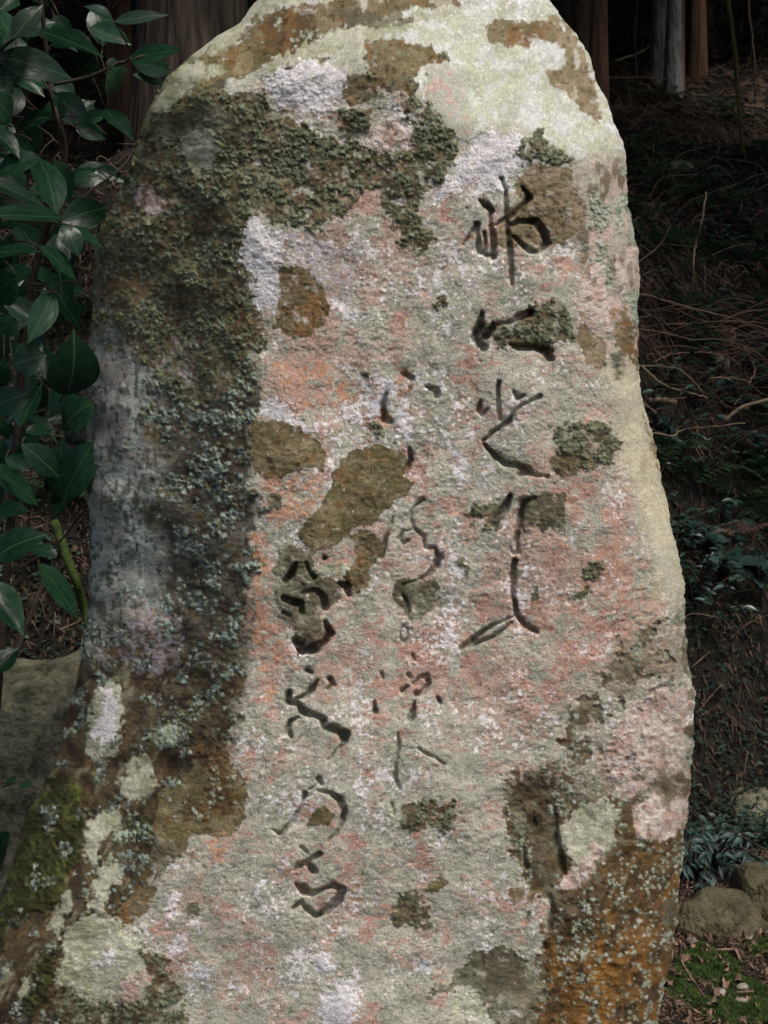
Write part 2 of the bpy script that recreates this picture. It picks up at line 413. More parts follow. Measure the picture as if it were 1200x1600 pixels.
# ---- top: pale yellow-green crust
yg = lin(190, 192, 168); ygw = lin(204, 205, 198)
tmask = sstep(-30, 40, (topT - PY) + 20 * vn(PX, PY, 40, 83, 3))
right_top = soft(sd_poly([(560,20),(640,-60),(860,-60),(960,160),(960,220),(930,215),(918,232),(908,252),(890,262),(882,243),(862,228),(840,208),(805,192),(770,196),(735,222),(715,218),(690,186),(664,160),(650,125),(662,100),(700,95),(660,70),(600,50)], 5, 16, 1), 4)
paint(np.clip(tmask * 0.75 + right_top, 0, 1), mixc(yg, ygw, sstep(-.4, .5, nz(24, 84, 3))))
paint(right_top * sstep(0.35, 0.8, nz(30, 85, 3)) * 0.4, lin(180, 184, 142))
paint(np.clip(tmask + right_top, 0, 1) * sstep(0.1, 0.5, nz(18, 467, 3)) * 0.5, lin(164, 162, 144))
paint(right_top * sstep(0.5, 0.8, nz(9, 468, 3) + .3 * nz(40, 469, 2)) * 0.7, lin(214, 212, 210))
paint((np.clip(tmask + right_top, 0, 1)) * sstep(0.95, 1.1, nz(5, 86, 2) + 0.5 * huge) * 0.8, wh)
H += right_top * 0.0025
gband = soft(sd_poly([(665,105),(700,100),(730,140),(740,200),(715,215),(690,190),(662,155)], 6, 12, 2), 6)
paint(gband * 0.7, mixc(lin(168, 166, 150), lin(186, 150, 135), sstep(0.2, 0.6, nz(12, 87, 3))))

# ---- right side: smooth pale buff strip
rs = sstep(-14, 26, PX - ridgeR + 14 * nz(30, 88, 3))
buff = mixc(lin(200, 192, 162), lin(186, 182, 158), sstep(-.4, .4, nz(36, 89, 3)))
paint(rs * sstep(520, 580, PY) * sstep(1010, 900, PY) * 0.92, buff)
paint(rs * sstep(520, 700, PY) * sstep(1000, 820, PY) * sstep(0.25, 0.6, nz(34, 90, 3, 1.6, 0.5)) * 0.55, lin(170, 158, 132))
# upper right: mottled pink grey
up = rs * sstep(230, 270, PY) * sstep(600, 540, PY)
paint(up, mixc(lin(174, 166, 150), lin(192, 172, 158), sstep(-.2, .3, nz(22, 91, 3, 1.3, 0.7))))
paint(up * sstep(0.15, 0.4, nz(26, 92, 3, 1.8, 0.55)) * 0.85, lin(112, 98, 74))
fol = np.maximum(fol, up * sstep(0.05, 0.35, nz(30, 93, 3, 1.4, 0.6)) * 0.55); pal[(up > .5)] = 2
# right mid red
rm = sstep(830, 880, PX) * sstep(740, 800, PY) * sstep(1120, 1000, PY) * (1 - rs)
paint(rm * sstep(0.0, 0.35, 0.6 * nz(20, 94, 3, 1.2, 0.8) + 0.6 * nz(7, 426, 2) + 0.3 * fine) * 0.55, lin(194, 142, 120))
# lower right flank: brown-grey mottle
lr = soft(6 * nz(9, 447, 3) + 10 * nz(40, 448, 2) + sd_poly([(1090,940),(1060,950),(1010,985),(962,1000),(945,1060),(930,1090),(890,1080),(880,1150),(900,1185),(850,1188),(800,1205),(790,1235),(803,1290),(812,1340),(838,1400),(870,1440),(846,1490),(838,1560),(820,1630),(1100,1630),(1120,940)], 9, 16, 3), 2)
lr = lr * np.maximum(sstep(1170, 1260, PY + 20 * nz(30, 460, 2)), 0.9 * sstep(0.0, 0.22, 0.7 * nz(30, 461, 3) + 0.5 * nz(10, 462, 3)))
paint(lr, mixc(lin(92, 76, 52), lin(118, 110, 86), sstep(-.2, .4, nz(26, 95, 3))))
fol = np.maximum(fol, lr * sstep(-0.1, 0.4, nz(24, 96, 3, 1.5, 0.6)) * 0.30); pal[lr > .5] = 2
H += lr * (0.006 * nz(34, 97, 3)); H -= lr * 0.002

# ---- left face
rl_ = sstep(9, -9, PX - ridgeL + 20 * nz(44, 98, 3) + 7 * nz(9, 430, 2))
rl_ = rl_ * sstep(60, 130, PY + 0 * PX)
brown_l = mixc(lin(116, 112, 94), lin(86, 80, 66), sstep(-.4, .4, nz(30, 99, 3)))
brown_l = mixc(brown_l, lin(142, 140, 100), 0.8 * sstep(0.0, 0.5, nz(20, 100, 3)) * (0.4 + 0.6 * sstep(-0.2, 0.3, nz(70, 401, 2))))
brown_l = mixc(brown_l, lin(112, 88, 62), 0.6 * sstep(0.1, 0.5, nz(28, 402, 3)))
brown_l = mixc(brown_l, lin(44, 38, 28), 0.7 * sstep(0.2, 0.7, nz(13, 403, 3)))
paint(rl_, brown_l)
teal = sstep(275, 225, PX + 34 * nz(60, 101, 3) + 22 * nz(12, 431, 3)) * sstep(420, 560, PY) * sstep(1020, 930, PY) * rl_
tcol = mixc(lin(168, 174, 166), lin(136, 142, 136), sstep(-.4, .4, nz(22, 102, 3, 1.8, 0.6)))
tcol = mixc(tcol, lin(160, 148, 140), 0.7 * sstep(0.1, 0.5, nz(30, 432, 3)))
tcol = mixc(tcol, lin(80, 82, 68), sstep(0.15, 0.5, nz(9, 103, 3, 1.5, 0.7)) * 0.8)
paint(teal * 0.95, tcol)
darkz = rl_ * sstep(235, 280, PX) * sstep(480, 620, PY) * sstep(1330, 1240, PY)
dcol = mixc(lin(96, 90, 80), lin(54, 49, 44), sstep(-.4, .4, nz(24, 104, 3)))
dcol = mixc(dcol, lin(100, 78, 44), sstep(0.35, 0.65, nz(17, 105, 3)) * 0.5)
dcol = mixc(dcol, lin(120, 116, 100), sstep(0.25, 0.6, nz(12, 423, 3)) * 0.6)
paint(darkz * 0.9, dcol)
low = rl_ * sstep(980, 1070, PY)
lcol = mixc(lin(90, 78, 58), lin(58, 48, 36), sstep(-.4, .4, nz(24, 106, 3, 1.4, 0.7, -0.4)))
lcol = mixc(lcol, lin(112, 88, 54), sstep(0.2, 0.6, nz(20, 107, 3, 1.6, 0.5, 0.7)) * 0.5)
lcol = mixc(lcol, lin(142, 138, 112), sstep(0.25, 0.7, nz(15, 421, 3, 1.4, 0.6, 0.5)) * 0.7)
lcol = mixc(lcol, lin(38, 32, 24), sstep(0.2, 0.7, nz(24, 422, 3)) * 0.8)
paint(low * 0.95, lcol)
fol = np.maximum(fol, rl_ * (1 - teal) * (1 - low) * (0.07 + 0.93 * sstep(0.05, 0.4, nz(26, 108, 3))))
fol = np.maximum(fol, teal * 0.12 * sstep(0, .4, nz(20, 424, 2)))
fol = np.maximum(fol, low * 0.35 * sstep(0.2, .5, nz(26, 425, 3)))
pal[(rl_ > .5)] = 1; pal[(rl_ > .5) & (PY < 560)] = 3
moss = sstep(330, 260, PX) * 0
# ---------------------------------------------------------------- the patches
def style(kind, sd, seed):
    """colour and relief of one lichen patch"""
    global C, H, fol
    n1 = nz(22, 200 + seed % 5, 3); n2 = nz(7, 210 + seed % 3, 3)
    if kind == 'brown':
        fol *= 1 - 0.85 * soft(sd, 2)
        m = soft(sd + 3.6 * nz(8, 440, 3), 1.7) * (1 - 0.6 * sstep(0.45, 0.8, nz(15, 441, 3))); c = mixc(lin(126, 112, 84), lin(106, 94, 64), sstep(-.3, .4, n1))
        c = mixc(c, lin(136, 92, 50), 0.55 * sstep(0.15, 0.6, nz(18, 220 + seed % 3, 3)))
        paint(m * 0.97, c); paint(m * sstep(0.55, 0.8, n2 + 0.2 * n1) * 0.7, lin(62, 54, 38)); paint(m * sstep(0.85, 1.0, nz(6, 225, 2)) * 0.8, lin(150, 160, 145))
        H += m * (-0.0008 + 0.0007 * n2)
    elif kind == 'olive':
        fol *= 1 - 0.85 * soft(sd, 2)
        m = soft(sd + 2.8 * nz(8, 440, 3), 1.5); c = mixc(lin(106, 98, 66), lin(134, 120, 88), sstep(-.3, .4, n1))
        c = mixc(c, lin(122, 84, 46), 0.6 * sstep(0.2, 0.6, nz(24, 222, 3)))
        c = mixc(c, lin(146, 138, 108), 0.6 * sstep(0.3, 0.8, nz(13, 480, 3))); paint(m * 0.98, c); paint(m * sstep(0.45, 0.75, n2) * 0.6, lin(60, 54, 36)); paint(m * sstep(.9, 1.05, nz(7, 481, 2)) * .8, lin(176, 176, 160)); paint(m * (1 - sstep(1.5, 4, sd)) * 0.45, lin(74, 70, 50))
        H += m * (0.0012 + 0.0005 * n2)
    elif kind == 'grey':
        fol *= 1 - 0.85 * soft(sd, 2)
        m = soft(sd + 5 * nz(9, 440, 3), 1.7) * (1 - 0.5 * sstep(0.4, 0.75, nz(12, 442, 3))); c = mixc(lin(124, 122, 100), lin(98, 92, 72), sstep(-.3, .4, n1))
        paint(m * 0.97, c); paint(m * sstep(0.6, 0.8, n2) * 0.7, lin(62, 60, 46)); H += m * (0.0016 + 0.0009 * n2)
    elif kind == 'greysoft':
        m = sstep(-8, 10, sd + 9 * n1); paint(m * 0.6, mixc(lin(142, 134, 112), lin(118, 112, 92), sstep(-.3, .4, n2)))
        m = (sd > 0) * 1.0
    elif kind == 'taupe':
        m = soft(sd + 4 * nz(9, 475, 3), 2.0) * (1 - .6 * sstep(.45, .8, nz(14, 476, 3))); c = mixc(lin(150, 132, 106), lin(124, 112, 84), sstep(-.3, .4, n1)); c = mixc(c, lin(96, 82, 58), .7 * sstep(.2, .6, n2))
        paint(m * 0.97, c); paint(m * sstep(0.6, 0.8, n2) * 0.5, lin(92, 78, 54)); H -= m * 0.0012
    elif kind == 'foliose':
        m = soft(sd + 7 * nz(11, 443, 3) + 2.5 * nz(4, 444, 2), 1.3) * (1 - 0.75 * sstep(0.3, 0.65, nz(15, 445, 3))); c = mixc(lin(112, 102, 78), lin(76, 68, 50), sstep(-.3, .4, n1))
        c = mixc(c, lin(118, 120, 92), 0.7 * sstep(0.0, 0.5, nz(16, 223, 3)))
        c = mixc(c, lin(122, 98, 70), 0.7 * sstep(0.05, 0.45, nz(38, 482, 3))); c = mixc(c, lin(50, 44, 32), 0.6 * sstep(0.3, 0.7, nz(9, 405, 3)))
        paint(m * 0.97, c); H += m * (0.0009 + 0.0010 * n2); fol = np.maximum(fol * (1 - m), m * (0.10 + 0.9 * sstep(-0.1, 0.3, nz(17, 404, 3)))); pal[m > .5] = 0
    elif kind == 'white':
        m = sstep(-9, 12, sd); t = sstep(-0.12, 0.2, nz(4.6, 226, 3) + 0.5 * nz(13, 406, 2) + 1.7 * (m - 0.5)) * (sd > -12); fol *= 1 - m
        paint(t * 0.85, mixc(wh, lin(206, 204, 208), sstep(0, .6, n1))); H += t * (0.0006 + 0.0006 * nz(5, 227, 2))
    elif kind == 'pale':
        fol *= 1 - sstep(-3, 3, sd)
        m = sstep(-3, 3, sd + 6 * nz(9, 452, 3) + 2 * nz(4, 453, 2)) * (1 - 0.5 * sstep(0.4, 0.8, nz(13, 454, 3))); paint(m * 0.95, mixc(lin(188, 188, 164), lin(160, 162, 132), sstep(-.3, .4, n1))); H += m * 0.0015
        paint(m * sstep(0.35, 0.7, n2) * .5, lin(196, 190, 178))
    elif kind == 'mint':
        m = sstep(-3, 3, sd); paint(m * 0.8, lin(132, 146, 108)); fol = np.maximum(fol, m); pal[m > .5] = 2
    elif kind == 'pinkwhite':
        fol *= 1 - sstep(-3, 4, sd); m = sstep(-5, 6, sd + 9 * nz(22, 463, 3) + 5 * nz(8, 464, 3)) * (1 - .6 * sstep(.3, .7, nz(16, 465, 3, 1.5, .6))); c = mixc(lin(204, 186, 174), lin(192, 160, 146), sstep(-.2, .5, nz(12, 228, 3)))
        c = mixc(c, lin(220, 208, 200), 0.7 * sstep(0.1, .5, n2)); paint(m * 0.95, c); paint(m * sstep(.35, .7, nz(11, 420, 3)) * .7, lin(120, 112, 92)); H += m * (0.0015 + 0.001 * n2)
    elif kind == 'purple':
        m = sstep(-6, 8, sd + 6 * n2); paint(m * 0.6 * sstep(-.6, .3, n2), mixc(lin(156, 138, 132), lin(190, 180, 186), sstep(-.1, .6, n2)))
    elif kind == 'orange':
        m = sstep(-6, 8, sd + 5 * n2); paint(m * 0.8 * sstep(-0.5, 0.25, n2 + 0.4 * fine), mixc(lin(196, 142, 106), lin(196, 154, 134), sstep(-.3, .4, n1)))
    elif kind == 'rust':
        m = sstep(-6, 8, sd + 16 * nz(44, 446, 3) + 6 * n1 + 5 * n2); c = mixc(lin(140, 98, 46), lin(108, 80, 46), sstep(-.3, .3, nz(22, 229, 3, 1.5, 0.7)))
        c = mixc(c, lin(84, 68, 48), np.maximum(sstep(0.02, .45, nz(28, 230, 3, 1.6, 0.6, 0.5)), 0.7 * sstep(1490, 1420, PY + 0.5 * (PX - 900))) * .9); c = mixc(c, lin(50, 42, 32), sstep(.25, .7, nz(12, 455, 3, 1.4, .7, .5)) * .8)
        paint(m * 0.92, c); c2_ = sstep(1440, 1520, PY + 0.4 * (PX - 900)) * sstep(-0.1, 0.3, nz(24, 466, 3, 1.2, .8)); paint(m * c2_ * 0.5, lin(142, 100, 50)); fol = np.maximum(fol * (1 - .6 * m), m * 0.13 * (0.3 + sstep(-0.1, 0.4, nz(20, 231, 3, 1.6, .7)))); pal[m > .5] = 2; H += m * 0.0016 * n2
    elif kind == 'dark':
        m = sstep(-9, 9, sd + 9 * n1 + 4 * n2); paint(m * 0.75, mixc(lin(66, 56, 44), lin(92, 84, 66), sstep(-.3, .3, n1))); H += m * 0.002 * n2
    elif kind == 'moss':
        m = sstep(-8, 8, sd + 8 * n1); c = mixc(lin(52, 56, 28), lin(82, 90, 38), sstep(.1, .7, nz(10, 232, 3)))
        paint(m * 0.9, mixc(c, lin(40, 38, 20), sstep(-.1, .4, n1) * .6)); H += m * (0.004 + 0.003 * nz(6, 233, 2))
    return m

WH = []
def patch(kind, pts, name=None, label=None, warp=None, ws=14, cut=0.0):
    seed = len(WH) + 3; WH.append(1)
    w = warp if warp is not None else {'white': 8, 'pinkwhite': 8, 'foliose': 6, 'orange': 8, 'purple': 9, 'rust': 9, 'dark': 9, 'moss': 9, 'mint': 7}.get(kind, 4.0)
    sd = sd_poly(pts, w, ws, seed)
    m = style(kind, sd, seed)
    if name:
        parts.append((name, label)); lab[(sd > cut) & (m > 0.5)] = len(parts) - 1
    return sd

LP = 'lichen_patch'
# upper left pale borders and bands
patch('olive', [(290,104),(330,72),(372,68),(440,74),(470,86),(420,92),(350,104)], None, None, 5)
patch('pale', [(338,62),(356,50),(400,-20),(560,-60),(620,-60),(640,-10),(520,0),(440,12),(396,28),(352,76),(325,84)], None, None, 4)
patch('olive', [(300,100),(345,72),(400,62),(470,78),(520,92),(440,104),(400,112),(330,132),(270,170),(262,160)], LP, 'olive band across the upper left shoulder', 6)
patch('brown', [(356,66),(394,28),(440,12),(520,2),(560,-30),(700,-35),(716,5),(690,12),(640,14),(600,26),(560,40),(520,48),(470,78),(420,66),(380,64)], LP, 'brown crust along the top edge', 6)
patch('rust', [(402,40),(455,24),(486,30),(478,66),(448,78),(424,74),(420,54)], LP, 'orange growth on the top left edge', 6)
patch('pale', [(404,102),(450,84),(520,48),(600,30),(660,20),(700,20),(640,44),(580,62),(520,78),(470,98),(430,112)], None, None, 5)
patch('grey', [(520,18),(560,14),(600,20),(652,24),(646,36),(600,44),(550,40)], LP, 'grey-brown streak near the top', 4)
# big dark foliose growth
patch('foliose', [(236,190),(268,158),(330,140),(400,140),(425,165),(445,178),(478,196),(500,214),(530,226),(560,222),(598,238),(648,234),(642,200),(628,165),(622,142),(598,140),(577,120),(572,100),(570,70),(620,62),(672,74),(704,94),(665,100),(650,124),(664,158),(690,188),(714,214),(716,240),(692,282),(672,292),(655,320),(662,350),(684,370),(668,390),(644,390),(626,378),(618,350),(600,332),(590,308),(598,288),(570,300),(544,330),(510,345),(490,360),(460,350),(430,345),(400,335),(378,345),(370,400),(382,440),(398,480),(416,520),(404,560),(390,600),(300,640),(220,560),(160,470),(150,400),(190,310)], LP, 'dark leafy lichen spreading over the upper left', 6)
patch('brown', [(572,98),(570,68),(620,62),(672,74),(704,94),(668,98),(652,110),(642,150),(622,142),(598,138),(580,122)], LP, 'brown crust at the head of the dark growth', 3)
patch('brown', [(534,132),(548,117),(570,115),(588,128),(591,146),(574,162),(546,166),(533,152)], LP, 'round brown lichen', 2)
patch('foliose', [(533,172),(560,164),(580,178),(576,206),(552,216),(530,204)], LP, 'round leafy grey lichen', 4)
patch('pinkwhite', [(598,190),(618,186),(640,222),(648,236),(596,238),(578,222)], None, None, 5)
patch('grey', [(250,175),(300,165),(360,170),(400,190),(380,230),(330,215),(280,225),(232,215)], None, None, 8)
patch('foliose', [(228,300),(300,260),(370,300),(370,420),(400,500),(360,560),(290,480),(220,420),(180,350)], LP, 'yellow-green leafy lichen on the left shoulder', 9)
patch('pale', [(238,172),(250,140),(262,120),(287,98),(340,100),(352,112),(312,128),(284,152),(262,176)], LP, 'pale green crust on the upper left shoulder', 3)
patch('pale', [(318,84),(338,56),(366,42),(380,60),(350,80),(326,92)], None, None, 3)
patch('pale', [(283,212),(308,200),(330,204),(345,232),(336,256),(316,264),(310,283),(296,262),(284,240)], LP, 'grey oval lichen on the upper left', 6)
patch('pinkwhite', [(209,292),(222,288),(238,296),(262,308),(258,332),(226,332),(210,318)], LP, 'pinkish white crust on the left shoulder', 5)
patch('purple', [(282,520),(306,512),(312,550),(302,612),(275,600),(240,560),(248,545)])
patch('purple', [(214,930),(238,950),(280,960),(278,1040),(240,1060),(200,1045),(180,1010),(195,985)])
patch('purple', [(134,985),(156,970),(172,1000),(160,1050),(134,1040)])
patch('dark', [(262,470),(285,440),(320,500),(330,580),(318,640),(300,560),(270,520)])
patch('dark', [(330,640),(380,620),(392,700),(380,760),(330,770),(300,720)])
patch('dark', [(360,930),(398,950),(400,1000),(370,1060),(330,1040),(320,960)])
patch('dark', [(270,1060),(360,1040),(372,1100),(358,1180),(300,1200),(210,1160),(200,1090)])
patch('orange', [(398,830),(420,840),(424,920),(420,1000),(440,1060),(420,1100),(404,1060),(396,960)])
patch('orange', [(411,750),(450,742),(500,738),(498,778),(476,812),(440,822),(414,812)])
patch('orange', [(430,1000),(460,1010),(460,1045),(420,1040)])
# front patches
patch('white', [(412,124),(438,100),(480,92),(520,96),(544,124),(532,158),(500,176),(458,178),(430,160)])
patch('white', [(722,236),(760,206),(800,204),(820,218),(822,250),(802,276),(800,300),(752,302),(712,296),(690,316),(664,330),(670,306),(700,276)])
patch('white', [(376,366),(398,344),(450,368),(440,400),(432,426),(440,460),(432,496),(402,492),(394,452),(372,408)])
patch('white', [(578,574),(598,590),(620,604),(598,640),(578,660),(582,610)], None, None, 7)
patch('white', [(524,634),(548,632),(562,650),(558,672),(540,656),(524,648)], None, None, 6)
patch('white', [(704,704),(724,712),(732,744),(718,770),(708,752)], None, None, 6)
patch('white', [(500,470),(552,470),(560,500),(540,500)], None, None, 9)
patch('white', [(482,1490),(520,1488),(520,1516),(490,1520)], None, None, 7)
patch('white', [(524,1532),(556,1524),(566,1572),(540,1604),(500,1604),(502,1570)], None, None, 6)
patch('white', [(655,1495),(680,1500),(674,1518),(656,1512)], None, None, 6)
patch('white', [(255,1402),(276,1396),(278,1424),(260,1432)], None, None, 6)
patch('white', [(292,1436),(312,1430),(312,1446),(292,1448)], None, None, 6)
patch('white', [(256,1484),(292,1466),(290,1482),(266,1494)], None, None, 7)
patch('white', [(290,1506),(330,1512),(330,1540),(300,1534)], None, None, 7)
patch('white', [(690,980),(716,970),(712,1000),(692,1010)], None, None, 8)
patch('white', [(418,620),(460,640),(500,676),(450,672),(412,650)], None, None, 9)
patch('white', [(616,640),(640,650),(640,690),(620,680)], None, None, 9)
patch('purple', [(440,360),(500,370),(560,390),(540,480),(500,440),(470,400)])
patch('orange', [(420,560),(500,560),(560,600),(540,640),(470,640),(430,600)], None, None, 9)
patch('brown', [(441,418),(466,412),(500,440),(515,478),(508,508),(480,526),(448,528),(428,514),(434,480),(438,444)], LP, 'brown lichen like an upturned bell, near the left ridge', 4)
patch('olive', [(394,660),(430,654),(470,668),(500,690),(512,714),(505,734),(480,728),(452,742),(420,748),(398,738),(388,700)], LP, 'olive lichen with a white spot, on the left ridge', 4)
patch('olive', [(553,702),(585,696),(608,696),(622,706),(640,722),(634,744),(646,756),(634,772),(604,796),(584,816),(552,828),(534,846),(500,862),(480,856),(467,834),(480,812),(502,792),(516,762),(522,736),(536,720)], LP, 'large olive lichen in the middle of the face', 3.5)
patch('brown', [(540,836),(566,826),(590,838),(600,862),(580,890),(575,916),(560,932),(545,920),(534,900),(552,884),(556,860)], LP, 'brown lichen below the large olive one', 5)
patch('grey', [(436,860),(474,854),(492,876),(500,900),(536,908),(526,938),(506,948),(502,968),(516,992),(500,1010),(470,1014),(456,1000),(462,980),(440,962),(430,936),(440,910),(432,890)], LP, 'grey-brown lichen round the first sign of the left column', 4)
patch('orange', [(490,862),(520,856),(546,876),(540,892),(508,888)], None, None, 4)
patch('pale', [(502,880),(540,884),(548,892),(530,904),(508,902),(500,892)], None, None, 4)
patch('olive', [(536,900),(550,888),(566,890),(568,906),(558,918),(540,912)], LP, 'small olive lichen with a rusty middle', 2)
patch('grey', [(616,912),(640,900),(660,904),(680,906),(683,936),(670,958),(642,968),(626,956),(613,932)], LP, 'grey-olive round lichen in the middle column', 3)
patch('grey', [(616,906),(630,902),(636,912),(624,920)], LP, 'tiny grey lichen lobe', 2)
patch('taupe', [(826,256),(868,250),(893,272),(905,302),(917,332),(902,362),(880,384),(856,382),(800,386),(776,386),(776,354),(794,334),(808,312),(806,294),(818,276)], LP, 'brown lichen behind the first sign of the right column', 4)
patch('foliose', [(840,472),(868,468),(894,490),(898,526),(866,544),(800,545),(770,530),(752,512),(756,502),(800,504)], LP, 'dark green leafy lichen inside the second sign', 6)
patch('foliose', [(862,672),(900,656),(940,656),(968,688),(955,720),(920,734),(884,742),(862,722),(876,700)], LP, 'grey leafy lichen on the right of the face', 6)
patch('brown', [(862,722),(876,704),(910,712),(900,738),(878,744)], None, None, 5)
patch('grey', [(812,772),(850,768),(882,768),(884,796),(886,832),(872,834),(860,820),(846,830),(836,812),(820,834),(812,826)], LP, 'dark grey lichen with a frayed lower edge', 4)
patch('foliose', [(726,802),(760,782),(794,776),(790,796),(776,824),(760,828),(755,810),(738,812)], LP, 'dark leafy lichen left of the long stroke', 4)
patch('grey', [(714,876),(726,870),(738,890),(730,898),(718,890)], LP, 'small dark lichen left of the long curve', 3)
patch('grey', [(804,884),(817,890),(816,904),(805,905)], None, None, 2)
patch('grey', [(825,916),(836,912),(844,932),(836,938),(828,930)], LP, 'small dark lichen right of the long curve', 3)
patch('foliose', [(888,934),(908,922),(918,880),(934,872),(942,890),(926,904),(920,926),(896,940)], None, None, 7)
patch('foliose', [(627,1256),(660,1250),(678,1254),(672,1290),(650,1306),(636,1300),(624,1288)], LP, 'grey and olive leafy lichen below the middle column', 4)
patch('foliose', [(684,1262),(712,1254),(710,1284),(690,1300),(674,1292)], LP, 'grey leafy lichen right of the middle column', 4)
patch('olive', [(482,1288),(486,1272),(500,1256),(524,1270),(512,1288)], LP, 'olive lichen framed by the arched stroke', 3)
patch('olive', [(662,1390),(690,1364),(698,1376),(684,1396)], LP, 'small olive lichen low on the face', 3)
patch('foliose', [(618,1400),(655,1390),(676,1420),(668,1452),(640,1446),(616,1446)], LP, 'brown leafy lichen low on the face', 5)
patch('olive', [(614,1424),(628,1426),(628,1452),(614,1448)], None, None, 2)
patch('foliose', [(572,578),(576,577),(577,586),(568,586)], None, None, 2)
patch('foliose', [(573,662),(594,660),(602,690),(588,684)], None, None, 3)
patch('foliose', [(676,468),(696,460),(700,478),(682,480)], None, None, 3)
patch('grey', [(416,768),(438,768),(440,790),(424,792)], LP, 'small round lichen on the orange area', 3)
patch('grey', [(292,1408),(306,1404),(314,1416),(308,1432),(292,1434),(288,1420)], LP, 'ring shaped lichen at the lower left of the face', 1.5)
# top right
patch('brown', [(752,40),(790,30),(826,34),(858,26),(884,50),(876,66),(846,60),(826,66),(824,72),(796,72),(766,68)], LP, 'brown lichen at the top', 4)
patch('taupe', [(852,28),(866,22),(890,46),(912,82),(930,128),(940,196),(932,198),(918,178),(898,158),(870,140),(848,124),(856,106),(884,106),(880,84),(868,62),(884,48)], LP, 'brown lichen down the upper right shoulder', 4)
patch('foliose', [(806,236),(824,212),(846,200),(850,216),(882,238),(890,256),(872,262),(840,248),(820,256)], LP, 'dark leafy rim under the pale crust', 5)
# right flank
patch('taupe', [(905,500),(930,520),(944,560),(936,580),(914,556),(904,530)], None, None, 6)
patch('brown', [(950,490),(980,480),(996,520),(996,580),(980,560),(964,540)], LP, 'brown streak on the right edge', 6)
patch('pinkwhite', [(905,420),(940,400),(950,450),(966,500),(950,520),(925,500),(904,470)], LP, 'pinkish crust on the upper right flank', 6)
patch('pinkwhite', [(962,400),(996,380),(996,440),(975,470),(958,440)], None, None, 6)
patch('taupe', [(1005,650),(1030,700),(1030,740),(1016,700)], None, None, 3)
patch('moss', [(958,560),(968,556),(970,592),(958,592)], None, None, 3)
patch('greysoft', [(962,1000),(1000,984),(1040,960),(1070,950),(1076,1040),(1058,1058),(1020,1060),(985,1090),(958,1104),(950,1060)], LP, 'grey-brown crust on the right edge', 7)
patch('pinkwhite', [(990,1096),(1030,1066),(1076,1072),(1080,1100),(1066,1150),(1060,1190),(1030,1210),(1012,1240),(962,1244),(934,1206),(944,1170),(966,1130)], LP, 'pinkish white crust low on the right flank', 8)
patch('pinkwhite', [(990,1262),(1020,1242),(1072,1244),(1072,1282),(1040,1322),(1000,1306)], LP, 'pinkish white patch near the right edge', 6)
patch('pale', [(905,1256),(950,1250),(966,1262),(962,1310),(940,1340),(900,1350),(876,1320),(870,1296)], LP, 'flat greenish lichen beside the hollow', 5)
patch('pinkwhite', [(872,1372),(900,1350),(930,1322),(938,1330),(930,1362),(910,1384),(880,1390)], None, None, 5)
patch('brown', [(794,1392),(820,1382),(846,1392),(836,1408),(800,1410)], None, None, 5)
patch('dark', [(800,1206),(860,1190),(880,1240),(868,1330),(860,1380),(820,1380),(806,1300)])
patch('grey', [(785,1244),(810,1238),(816,1262),(830,1300),(810,1306),(792,1270)], LP, 'olive-grey lichen at the border of the hollow', 5)
patch('rust', [(1080,1170),(1072,1300),(1060,1420),(1044,1520),(1028,1640),(822,1640),(846,1540),(852,1480),(872,1420),(880,1392),(930,1370),(950,1326),(990,1316),(1040,1330),(1062,1290)], LP, 'rusty orange growth dotted with pale lichen on the lower right', 9)
patch('grey', [(1040,1400),(1056,1398),(1052,1440),(1034,1444)], None, None, 4)
patch('dark', [(870,1400),(930,1390),(940,1440),(900,1500),(862,1470)])
patch('grey', [(668,1556),(700,1530),(740,1492),(760,1480),(800,1480),(832,1510),(852,1560),(832,1604),(780,1640),(752,1560),(735,1540),(700,1546)], LP, 'dark grey lichen at the foot of the face', 8)
patch('pale', [(700,1560),(736,1540),(758,1570),(780,1640),(700,1640)], None, None, 6)
# lower left
patch('olive', [(356,1180),(384,1220),(386,1264),(372,1298),(350,1304),(300,1304),(282,1340),(244,1330),(240,1290),(252,1240),(290,1214)], LP, 'brown crust with pale flecks beside the lower left ridge', 6)
patch('rust', [(320,1160),(356,1190),(378,1240),(366,1286),(330,1290),(290,1270),(310,1220)], None, None, 9)
patch('grey', [(236,1300),(272,1320),(278,1340),(250,1372),(238,1350)], None, None, 5)
patch('brown', [(178,1430),(200,1400),(244,1370),(240,1404),(210,1442),(190,1450)], LP, 'brown crust at the lower left corner of the face', 6)
patch('orange', [(318,1312),(352,1300),(356,1350),(330,1340)], None, None, 6)
patch('pale', [(134,1170),(146,1090),(164,1062),(190,1074),(192,1140),(170,1184),(150,1186)], LP, 'long pale lichen on the lower left flank', 6)
patch('white', [(160,1080),(186,1080),(184,1140),(160,1170),(146,1150)], None, None, 6)
patch('pale', [(190,1216),(210,1178),(238,1186),(240,1230),(214,1256),(196,1248)], LP, 'yellowish pale lichen on the lower left flank', 5)
patch('pale', [(122,1310),(140,1280),(162,1270),(186,1262),(188,1290),(160,1310),(150,1350),(128,1346)], LP, 'cream lichen on the lower left flank', 5)
patch('pale', [(150,1372),(172,1334),(190,1350),(192,1378),(172,1384),(160,1424),(140,1424)], LP, 'blue-grey lichen on the lower left flank', 5)
patch('mint', [(240,1150),(262,1132),(282,1140),(276,1164),(250,1168)], LP, 'green leafy lichen on the lower left flank', 5)
patch('moss', [(196,1280),(232,1276),(240,1310),(200,1312)], None, None, 5)
patch('moss', [(40,1262),(76,1214),(130,1220),(142,1290),(118,1360),(84,1410),(30,1440),(-40,1540),(-60,1500),(0,1380)], 'moss_patch', 'dark green moss on the flaring lower left base', 9)
